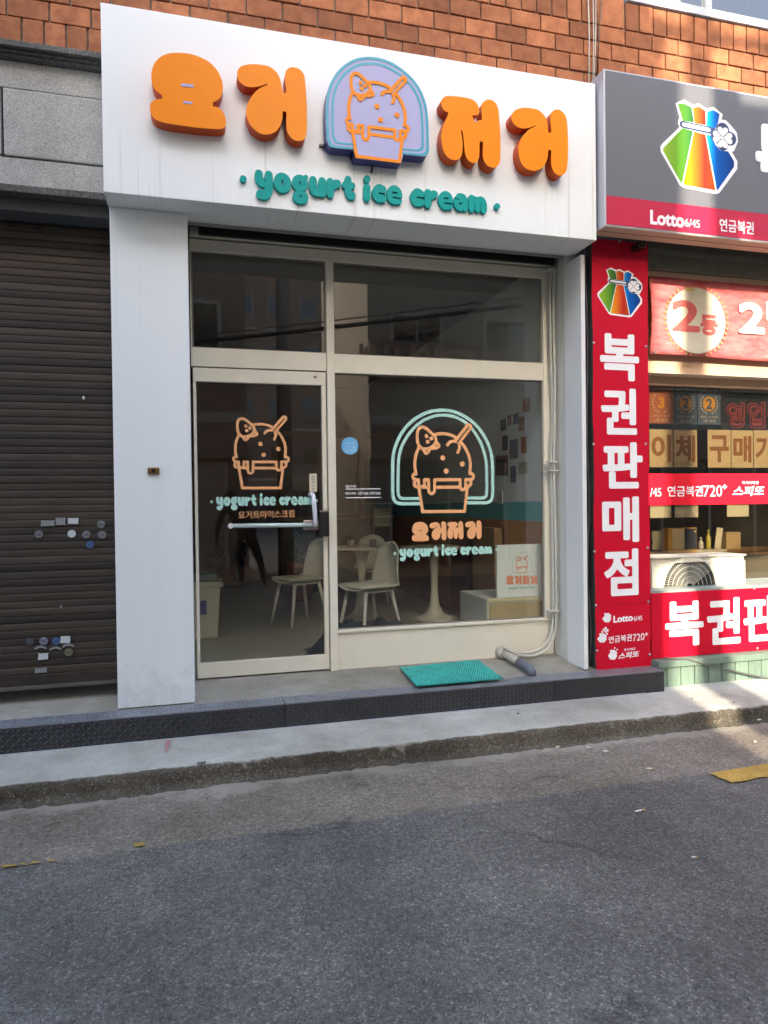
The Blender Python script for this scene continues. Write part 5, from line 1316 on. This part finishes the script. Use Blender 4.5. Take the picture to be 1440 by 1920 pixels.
# crumpled black sheet
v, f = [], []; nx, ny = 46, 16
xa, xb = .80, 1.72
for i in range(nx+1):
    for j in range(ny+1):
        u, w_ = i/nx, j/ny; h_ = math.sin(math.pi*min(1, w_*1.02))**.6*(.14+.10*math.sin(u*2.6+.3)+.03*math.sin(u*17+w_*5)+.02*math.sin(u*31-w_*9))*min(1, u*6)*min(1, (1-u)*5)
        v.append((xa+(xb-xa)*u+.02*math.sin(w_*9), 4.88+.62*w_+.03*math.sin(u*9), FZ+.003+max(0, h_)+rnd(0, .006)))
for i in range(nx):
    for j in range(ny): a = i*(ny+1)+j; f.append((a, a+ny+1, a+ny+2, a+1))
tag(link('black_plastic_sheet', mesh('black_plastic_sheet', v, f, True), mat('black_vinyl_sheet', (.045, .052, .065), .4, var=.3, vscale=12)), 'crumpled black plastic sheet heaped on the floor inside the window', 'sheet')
# red planter, counter with wood posts, wall louvre
q = prect(548, 1042, 585, 1080, 8.2)
pl = thing('red_planter', 'dark red planter with dry foliage behind the door chair', 'planter', ((q[0]+q[1])/2, 8.3, FZ))
lathe('planter_pot', [(.11, 0), (.12, .02), (.17, .40), (.175, .46), (.15, .46)], mat('dark_red_clay', (.16, .035, .02), .6), pl, 4+16)
v, f = [], []
for q_ in range(160):
    a = rnd(0, 6.28); r_ = rnd(0, .22)*rnd(.3, 1); h_ = rnd(.46, .80); c = Vector((r_*math.cos(a), r_*math.sin(a), h_)); d = Vector((rnd(-1, 1), rnd(-1, 1), rnd(-.2, 1))).normalized()*rnd(.03, .06); e = d.orthogonal().normalized()*.012; b = len(v)
    v += [c-d, c+e, c+d, c-e]; f.append((b, b+1, b+2, b+3))
link('foliage', mesh('foliage', v, f), PLG, pl)
ct = thing('service_counter', 'dark service counter with a wood frame at the back of the shop', 'counter', (1.7, 9.2, FZ)); o = -Vector(ct.location)
TIMB = mat('timber_frame', (.40, .24, .11), .6, var=.2, vscale=4, stretch=(1, 1, 5)); DKP = mat('dark_counter_panel', (.06, .05, .04), .7)
part(box('counter_body', 1.05, 2.55, 9.0, 9.5, FZ, FZ+.95, DKP, ct, 0), o)
part(box('counter_top', 1.0, 2.57, 8.95, 9.55, FZ+.951, FZ+.99, TIMB, ct, .004), o)
for xx in (1.02, 1.55, 2.1): part(box('timber_post', xx, xx+.05, 9.0, 9.05, FZ+.991, 2.35, TIMB, ct, .003), o)
part(box('timber_beam', 1.0, 2.57, 8.99, 9.06, 2.351, 2.42, TIMB, ct, .003), o)
part(box('menu_board', 1.10, 1.52, 9.10, 9.13, 1.45, 2.0, mat('menu_cream', (.38, .36, .28), .8, var=.35, vscale=40), ct, 0), o)
part(box('menu_board', 1.62, 2.05, 9.10, 9.13, 1.35, 1.95, mat('menu_cream2', (.33, .32, .26), .8, var=.35, vscale=40), ct, 0), o)
lx0, lx1, lz0, lz1 = prect(702, 953, 731, 987, 8.6)
lv_ = thing('louvre_vent', 'pale slatted vent seen left of the mint arch base', 'vent', ((lx0+lx1)/2, 8.6, lz0)); o = -Vector(lv_.location)
for k in range(5):
    bm = bmesh.new(); zc_ = lz0+(lz1-lz0)*(k+.5)/5; add_box(bm, lx0, lx1, 8.58, 8.64, zc_-.014, zc_+.014, .002, Matrix.Translation((0, 8.6, zc_))@Matrix.Rotation(R(-30), 4, 'X')@Matrix.Translation((0, -8.6, -zc_))); part(link('slat', bm_mesh('slat', bm), mat('vent_cream', (.75, .72, .50), .5), lv_), o)
part(box('vent_post', lx0-.03, lx0-.002, 8.6, 8.63, FZ, lz1+.06, TIMB, lv_, 0), o)

# ------------------------------------------------------------------ small things at the entrance
HOSE = mat('pale_conduit', (.52, .52, .47), .5)
def hose(name, pxs, rad, label, Ys):
    pts = []
    for (a, b), y in zip(pxs, Ys):
        X, Z = P(a, b, y); pts.append(Vector((X, y, Z)))
    q = []
    for i in range(len(pts)-1):
        a, b, c, d = pts[max(i-1, 0)], pts[i], pts[i+1], pts[min(i+2, len(pts)-1)]
        for k in range(6):
            t = k/6; q.append(.5*((2*b)+(c-a)*t+(2*a-5*b+4*c-d)*t*t+(3*b-a-3*c+d)*t**3))
    q.append(pts[-1])
    return tag(tube(name, q, rad, HOSE, None, 10), label, 'conduit', 'pale conduits beside the window')
A_ = [(1046, 489), (1036, 510), (1031.5, 540), (1032, 620), (1034, 700), (1038, 770), (1035, 830), (1033.5, 880), (1036, 940), (1037, 1040), (1038, 1140), (1034, 1185), (1022, 1209), (1000, 1222), (978, 1224), (955, 1219), (944, 1214)]
hose('conduit', A_, .0092, 'pale conduit nearest the window frame, looping to the drain pipe', [4.70]*len(A_))
B_ = [(1052, 488), (1043, 505), (1038, 540), (1038, 620), (1040, 700), (1040, 780), (1038.5, 860), (1040, 940), (1042, 1040), (1043, 1150), (1038, 1195), (1025, 1218), (1003, 1229), (980, 1229), (960, 1222), (946, 1215)]
hose('conduit', B_, .0082, 'outer pale conduit closer to the white side panel', [4.675]*len(B_))
for px, py in ((1036.5, 505), (1037, 866), (1038, 882), (1040, 1146)):
    X, Z = P(px, py, 4.665); tag(box('conduit_clip', X-.04, X+.035, 4.655, 4.72, Z-.006, Z+.006, HOSE, None, .002), {505: 'conduit clip at the top bend of the conduits', 866: 'upper conduit clip at mid height beside the window', 882: 'lower conduit clip at mid height beside the window', 1146: 'conduit clip near the bottom of the conduits'}[py], 'clip', 'clips holding the pale conduits')
dpn = thing('drain_pipe', 'short white drain pipe with grey elbow lying on the entry step', 'pipe', (2.2, 4.5, .3)); o = -Vector(dpn.location)
pa = Vector((P(939, 1221, 4.76)[0], 4.765, .345)); e = G(987, 1250, .312); pb_ = Vector((e[0], e[1], .315))
dr = (pb_-pa).normalized()
part(tube('pipe', [pa, pb_], .027, mat('dirty_white_pvc', (.50, .48, .40), .5, var=.3, vscale=14), dpn, 16), o)
part(tube('wall_collar', [pa+dr*.0, pa+dr*.06], .046, mat('dirty_white_pvc', (.5, .48, .4)), dpn, 16), o)
part(tube('elbow', [pb_-dr*.10, pb_-dr*.01, pb_+dr*.03+Vector((.004, 0, -.002)), pb_+dr*.06+Vector((.004, 0, -.018)), pb_+dr*.065+Vector((.004, 0, -.045))], .032, mat('grey_blue_pvc', (.13, .145, .18), .45, var=.2), dpn, 16), o)
# green perforated mat
c = [Vector((*G(750, 1256, .298), .307)), Vector((*G(896, 1241, .298), .307)), Vector((*G(944, 1276, .275), .284)), Vector((*G(781, 1290, .275), .284))]
mt = thing('rubber_mat', 'turquoise perforated rubber mat lying on the step', 'mat', tuple((c[0]+c[2])/2)); o = -Vector(mt.location)
MATM = mat('turquoise_rubber', (.06, .54, .47), .5, var=.3, vscale=6)
def mp_(u, w_): return c[0]*(1-u)*(1-w_)+c[1]*u*(1-w_)+c[2]*u*w_+c[3]*(1-u)*w_
v, f = [], []
nu, nw = 30, 22
for i in range(nu+1):
    for j2 in range(nw+1):
        p = mp_(i/nu, j2/nw); v.append((p.x, p.y, p.z+.002*math.sin(i*.9)*math.sin(j2*.7)))
for i in range(nu):
    for j2 in range(nw): a = i*(nw+1)+j2; f.append((a, a+nw+1, a+nw+2, a+1))
ms = link('mat_sheet', mesh('mat_sheet', v, f), mat('turquoise_rubber_gap_shade', (.015, .27, .24), .6, var=.4, vscale=6), mt); ms.location = o; sm = ms.modifiers.new('t', 'SOLIDIFY'); sm.thickness = .006  # darker copy of the rubber; shade between nubs put into the colour
v, f = [], []
for i in range(34):
    for j2 in range(24):
        u, w_ = (i+.5+(.5 if j2 % 2 else 0))/34.5, (j2+.5)/24
        p = mp_(u, w_)+Vector((0, 0, .003)); b = len(v); s = .0075; h_ = .009+.003*math.sin(i*3.7+j2*2.1)
        for dx, dy in ((-1, 0), (0, -1), (1, 0), (0, 1)): v.append((p.x+dx*s, p.y+dy*s, p.z))
        for dx, dy in ((-.5, 0), (0, -.5), (.5, 0), (0, .5)): v.append((p.x+dx*s, p.y+dy*s, p.z+h_))
        f += [(b, b+1, b+5, b+4), (b+1, b+2, b+6, b+5), (b+2, b+3, b+7, b+6), (b+3, b, b+4, b+7), (b+4, b+5, b+6, b+7)]
nb = link('mat_nubs', mesh('mat_nubs', v, f), MATM, mt); nb.location = o; nb['kind'] = 'stuff'
# overhead cables running down the brick wall
for k, (a, b, r_, m, lab) in enumerate((((1103, -5), (1103.5, 152), .004, HOSE, 'pale cable, leftmost of those running down the brick wall'), ((1112, -5), (1111, 150), .0035, HOSE, 'pale cable, second of those running down the brick wall'), ((1117.5, -5), (1113, 148), .0035, HOSE, 'pale cable beside the black one on the brick wall'), ((1128, -5), (1116, 146), .004, BLACKP, 'black slanting cable on the brick wall above the sign corner'))):
    A2_, B2_ = P(*a, 4.39), P(*b, 4.39)
    tag(tube('wall_cable', [(A2_[0], 4.39, A2_[1]+.6), (A2_[0], 4.39, A2_[1]), ((A2_[0]+B2_[0])/2+.004, 4.385, (A2_[1]+B2_[1])/2), (B2_[0], 4.39, B2_[1]-.1)], r_, m, None, 7), lab, 'cable', 'cables on the brick wall')
# litter on the road and pavement
BUT = mat('cigarette_paper', (.70, .68, .62), .8); FIL = mat('filter_tan', (.5, .32, .16), .8)
def butt(px, py, z, ang, L_, label):
    x, y = G(px, py, z); t = thing('cigarette_butt', label, 'litter', (x, y, z), ang, 'litter on the ground')
    tube('paper', [(-L_/2, 0, .006), (L_*.15, 0, .006)], .004, BUT, t, 7); tube('filter', [(L_*.15, 0, .006), (L_/2, 0, .006)], .0041, FIL, t, 7)
for i, (px, py, z, a, l, lab) in enumerate(((1046, 1402, .008, .3, .03, 'short cigarette butt nearest the kerb below the mat'), (1106, 1403, .008, -.8, .04, 'bent cigarette butt in the gutter, left of another butt'), (1137, 1410, .008, -.4, .04, 'cigarette butt in the gutter right of a bent one'), (1219, 1443, .008, -.35, .045, 'cigarette butt by the edge of the darker asphalt'), (1200, 1522, .003, .1, .055, 'largest cigarette butt, lying on the dark asphalt'), (1302, 1610, .003, -.5, .022, 'tiny butt on the asphalt at the right'))): butt(px, py, z, a, l, lab)
def scrap(px, py, z, s, m, label, cat='litter', name='paper_scrap'):
    x, y = G(px, py, z); n = 9; v = [(x+s*rnd(.6, 1)*math.cos(2*math.pi*k/n), y+s*.7*rnd(.6, 1)*math.sin(2*math.pi*k/n), z+.002+rnd(0, .006)) for k in range(n)]+[(x, y, z+.011)]
    f = [(k, (k+1) % n, n) for k in range(n)]
    tag(link(name, mesh(name, v, f), m), label, cat, 'litter on the ground')
scrap(1424, 1351, .008, .018, BUT, 'white crumpled paper scrap at the kerb on the right')
scrap(1378, 1317, .104, .012, BUT, 'small pale scrap on the pavement edge in the sun') if False else None
scrap(1416, 1392, .008, .010, BUT, 'small pale scrap in the gutter at the right edge')
scrap(1376, 1319, .11, .012, mat('dead_leaf', (.05, .04, .03), .9), 'dark dead leaf on the sunny pavement', 'leaf', 'dead_leaf')
scrap(971, 1339, .11, .014, mat('dead_leaf', (.05, .04, .03), .9), 'dark dead leaf on the pavement below the step', 'leaf', 'dead_leaf')
scrap(1297, 1312, .115, .014, mat('dead_leaf', (.05, .04, .03), .9), 'dark dead leaf on the pavement by the green boards', 'leaf', 'dead_leaf')
scrap(378, 1432, .10, .035, mat('kerb_lump', (.10, .095, .09), .9), 'dark mortar lump stuck on the kerb edge', 'lump', 'mortar_lump')
x, y = G(313, 1403, .112); tag(link('red_paint_mark', mesh('red_paint_mark', [(x-.012, y+.10, .1235), (x+.016, y+.10, .1235), (x+.006, y-.02, .1150), (x-.008, y-.09, .1130)], [(0, 3, 2, 1)]), mat('faded_red_paint', (.42, .10, .09), .9, var=.5, vscale=60, col2=(.36, .30, .28))), 'faded red paint streak on the pavement below the step', 'paint mark')

# ------------------------------------------------------------------ across the street (behind the camera: shade, gaps of sun, reflections)
BRW = mat('brown_tile_wall', (.30, .185, .12), .7, var=.2, vscale=6, bump=.1)
OPW = mat('ochre_render', (.34, .26, .18), .85, var=.15, vscale=2)
CRW = mat('cream_trim', (.45, .38, .28), .8)
WGL = mat('dark_glazing', (.02, .025, .03), .08, spec=.8)
def far_building(label, x0, x1, y0, y1, h, m, floors, signs=False):
    t = thing('building_opposite', label, 'building', ((x0+x1)/2, y1, 0)); o = -Vector(t.location)
    part(box('wall', x0, x1, y0, y1, 0, h, m, t, 0), o)
    part(box('cornice', x0-.06, x1+.06, y0-.06, y1+.10, h, h+.18, CRW, t, .02), o)
    for k in range(1, floors):
        zz = 3.1*k; part(box('string_course', x0, x1, y1+.001, y1+.09, zz-.12, zz+.06, CRW, t, .01), o)
        n = max(1, int((x1-x0)/1.9)); w_ = (x1-x0)/n
        for i in range(n):
            a = x0+w_*(i+.22); b = x0+w_*(i+.78)
            wn = part(box('window', a, b, y1+.002, y1+.06, zz+.75, zz+2.1, CRW, t, .005), o)
            box('window_glass', a+.07, (a+b)/2-.02, y1+.061, y1+.066, zz+.82, zz+2.03, WGL, wn, 0); box('window_glass', (a+b)/2+.02, b-.07, y1+.061, y1+.066, zz+.82, zz+2.03, WGL, wn, 0)
    part(box('backdrop_panel' if signs else 'shop_glazing', x0+.4, x1-.4, y1+.002, y1+.03, .25, 2.3, mat('tan_backdrop', (.42, .29, .20), .6, var=.2, stretch=(.3, 1, 6)) if signs else WGL, t, 0), o)  # tan front made up to give the door glass a lighter reflection
    part(box('shop_beam', x0, x1, y1+.001, y1+.14, 2.32, 2.98, BRW, t, .01), o)
    n = max(1, int((x1-x0)/1.3))
    for i in range(n+1):
        xx = x0+.4+(x1-x0-.8)*i/n; part(box('shop_post', xx-.03, xx+.03, y1+.031, y1+.07, .2, 2.3, CRW, t, 0), o)
    return t, o
t1, o1 = far_building('brown three storey building across the street, reflected in the shop glass', -13, .93, -7.5, -3.5, 10.6, BRW, 3, True)
t2, o2 = far_building('ochre building across the street right of the sunny alley', 3.25, 15, -8.5, -3.5, 10.2, OPW, 3)
t3, o3 = far_building('far building added to close the alley in the reflections', -6, 12, -40, -34, 17.3, BRW, 5)  # added far off to fill the reflected gap without blocking the sun
LT = mat('peach_sign_letter', (.62, .36, .22), .6)
# sign letters on the right-hand building, read backwards in the transom glass
part(box('sign_band', 3.25, 7.2, -3.42, -3.36, 3.9, 4.62, BRW, t2, .01), o2)
for k, ch in enumerate('부치리인시청'):
    xx = 5.95-k*.5
    me_o = text('sign_letter', ch, 0, .42, 0, .5, -.02, .04, LT, t2, bold=.05)
    me_o.data.transform(Matrix.Translation((xx, -3.34, 4.02))@Matrix.Rotation(math.pi, 4, 'Z')); me_o.location = o2
pole = thing('utility_pole', 'concrete utility pole added in the alley to shade a strip of the lottery shop', 'utility pole', (1.80, -5.0, 0)); o = -Vector(pole.location)  # unseen pole placed to cast the dark stripe on the lottery shop
PC_ = mat('pole_concrete', (.3, .29, .27), .9, var=.15)
part(tube('pole_shaft', [(1.80, -5.0, 0), (1.80, -5.0, 11.5)], [.17, .10], PC_, pole, 16), o)
part(box('cross_arm', 1.0, 2.6, -5.06, -4.98, 9.6, 9.7, STEEL, pole, .005), o)
part(box('transformer', 1.95, 2.35, -5.2, -4.8, 7.9, 8.7, STEEL, pole, .03), o)
def cable(label, a, b, sag, r_):
    a, b = Vector(a), Vector(b); pts = [a.lerp(b, t/20)-Vector((0, 0, sag*4*(t/20)*(1-t/20))) for t in range(21)]
    tag(tube('overhead_cable', pts, r_, BLACKP, None, 6), label, 'cable', 'overhead cables across the street')
cable('thick overhead cable bundle crossing the reflection', (-9, -2.6, 2.95), (9, -2.6, 5.75), .12, .045)
cable('thin overhead cable above the bundle', (-9, -2.65, 3.3), (9, -2.6, 6.0), .3, .012)
cable('thin overhead cable slanting over the road', (1.8, -5, 9.7), (9, 2.5, 9.0), .5, .012)

# pedestrian across the street, seen as a dark reflection in the door glass
def person():
    V = {}
    def j(k, x, y, z, r): V[k] = (Vector((x, y, z)), r)
    j('pel', .03, 0, .90, (.155, .12)); j('wai', -.03, -.01, 1.06, (.145, .115)); j('che', -.12, -.03, 1.26, (.175, .13)); j('sho', -.18, -.03, 1.40, (.13, .10)); j('nec', -.22, -.04, 1.47, (.055, .055)); j('hd1', -.235, -.055, 1.53, (.075, .085)); j('hd2', -.25, -.065, 1.60, (.082, .098)); j('hd3', -.255, -.06, 1.67, (.055, .065))
    j('ls', -.37, -.03, 1.36, (.068, .068)); j('le', -.47, -.01, 1.09, (.05, .05)); j('lw', -.50, -.06, .86, (.034, .034)); j('lh', -.50, -.075, .79, (.038, .022))
    j('rs', .01, -.03, 1.37, (.068, .068)); j('re', .13, .05, 1.13, (.05, .05)); j('rw', .17, -.05, .92, (.034, .034)); j('rh', .175, -.07, .85, (.038, .022))
    j('lt', -.06, 0, .82, (.10, .105)); j('lk', -.09, -.02, .48, (.068, .072)); j('la', -.08, .02, .09, (.043, .046)); j('lf', -.09, -.06, .05, (.043, .034)); j('lto', -.10, -.15, .032, (.039, .025))
    j('rt', .13, 0, .82, (.10, .105)); j('rk', .24, -.04, .50, (.068, .072)); j('ra', .30, .14, .16, (.043, .046)); j('rf', .32, .09, .09, (.043, .034)); j('rto', .345, .02, .04, (.039, .025))
    E = [('pel', 'wai'), ('wai', 'che'), ('che', 'sho'), ('sho', 'nec'), ('nec', 'hd1'), ('hd1', 'hd2'), ('hd2', 'hd3'), ('sho', 'ls'), ('ls', 'le'), ('le', 'lw'), ('lw', 'lh'), ('sho', 'rs'), ('rs', 're'), ('re', 'rw'), ('rw', 'rh'), ('pel', 'lt'), ('lt', 'lk'), ('lk', 'la'), ('la', 'lf'), ('lf', 'lto'), ('pel', 'rt'), ('rt', 'rk'), ('rk', 'ra'), ('ra', 'rf'), ('rf', 'rto')]
    for s in 'lr':
        hx, hy, hz = V[s+'h'][0]
        for k, (dx, L_) in enumerate(((-.027, .075), (-.009, .085), (.009, .08), (.027, .065))):
            j(s+'f%da' % k, hx+dx, hy-.005, hz-.035, (.009, .009)); j(s+'f%db' % k, hx+dx, hy-.015, hz-.035-L_*.5, (.0085, .0085)); j(s+'f%dc' % k, hx+dx, hy+.002, hz-.035-L_*.95, (.0075, .0075))
            E.extend([(s+'h', s+'f%da' % k), (s+'f%da' % k, s+'f%db' % k), (s+'f%db' % k, s+'f%dc' % k)])
        d = 1 if s == 'l' else -1
        j(s+'ta', hx+.035*d, hy-.01, hz-.005, (.011, .011)); j(s+'tb', hx+.05*d, hy-.02, hz-.045, (.009, .009)); E.extend([(s+'h', s+'ta'), (s+'ta', s+'tb')])
    ks = list(V); me = bpy.data.meshes.new('body'); me.from_pydata([V[k][0] for k in ks], [(ks.index(a), ks.index(b)) for a, b in E], [])
    o = bpy.data.objects.new('tmp', me); COL.objects.link(o)
    o.modifiers.new('s', 'SKIN'); sv = me.skin_vertices[0].data
    for i, k in enumerate(ks): sv[i].radius = V[k][1]; sv[i].use_root = (k == 'pel')
    sb = o.modifiers.new('u', 'SUBSURF'); sb.levels = 2; sb.render_levels = 2
    dg = bpy.context.evaluated_depsgraph_get(); dg.update()
    m2 = bpy.data.meshes.new_from_object(o.evaluated_get(dg)); bpy.data.objects.remove(o)
    m2.materials.clear()
    for m in (mat('navy_jacket', (.012, .012, .02), .9), mat('black_trousers', (.006, .006, .008), .9), mat('skin', (.36, .22, .15), .6), mat('grey_shoes', (.10, .10, .10), .7)): m2.materials.append(m)
    hl, hr = V['lh'][0], V['rh'][0]
    for p in m2.polygons:
        c = p.center
        hand = min((c-hl-Vector((0, 0, -.03))).length, (c-hr-Vector((0, 0, -.03))).length) < .095
        p.material_index = 2 if (hand or c.z > 1.47) else 3 if c.z < .10 else 1 if (c.z < .93 and c.x > -.3 and (c-hr).length > .12) else 0
    m2.shade_smooth()
    return m2
d_ = ray(462, 1104); kk = -CAM_H/d_.z
pe = thing('person', 'person in dark jacket and trousers reflected in the door glass', 'person', (d_.x*kk, 2*(YG)-d_.y*kk, 0), 0)
link('body', person(), None, pe)
hm = bmesh.new(); bmesh.ops.create_uvsphere(hm, u_segments=20, v_segments=12, radius=1)
for vv in hm.verts: vv.co = Vector((vv.co.x*.098, vv.co.y*.112, vv.co.z*.088)) + Vector((-.25, -.045, 1.635))
link('hair', bm_mesh('hair', hm, True), mat('black_hair', (.006, .006, .006), .6), pe)
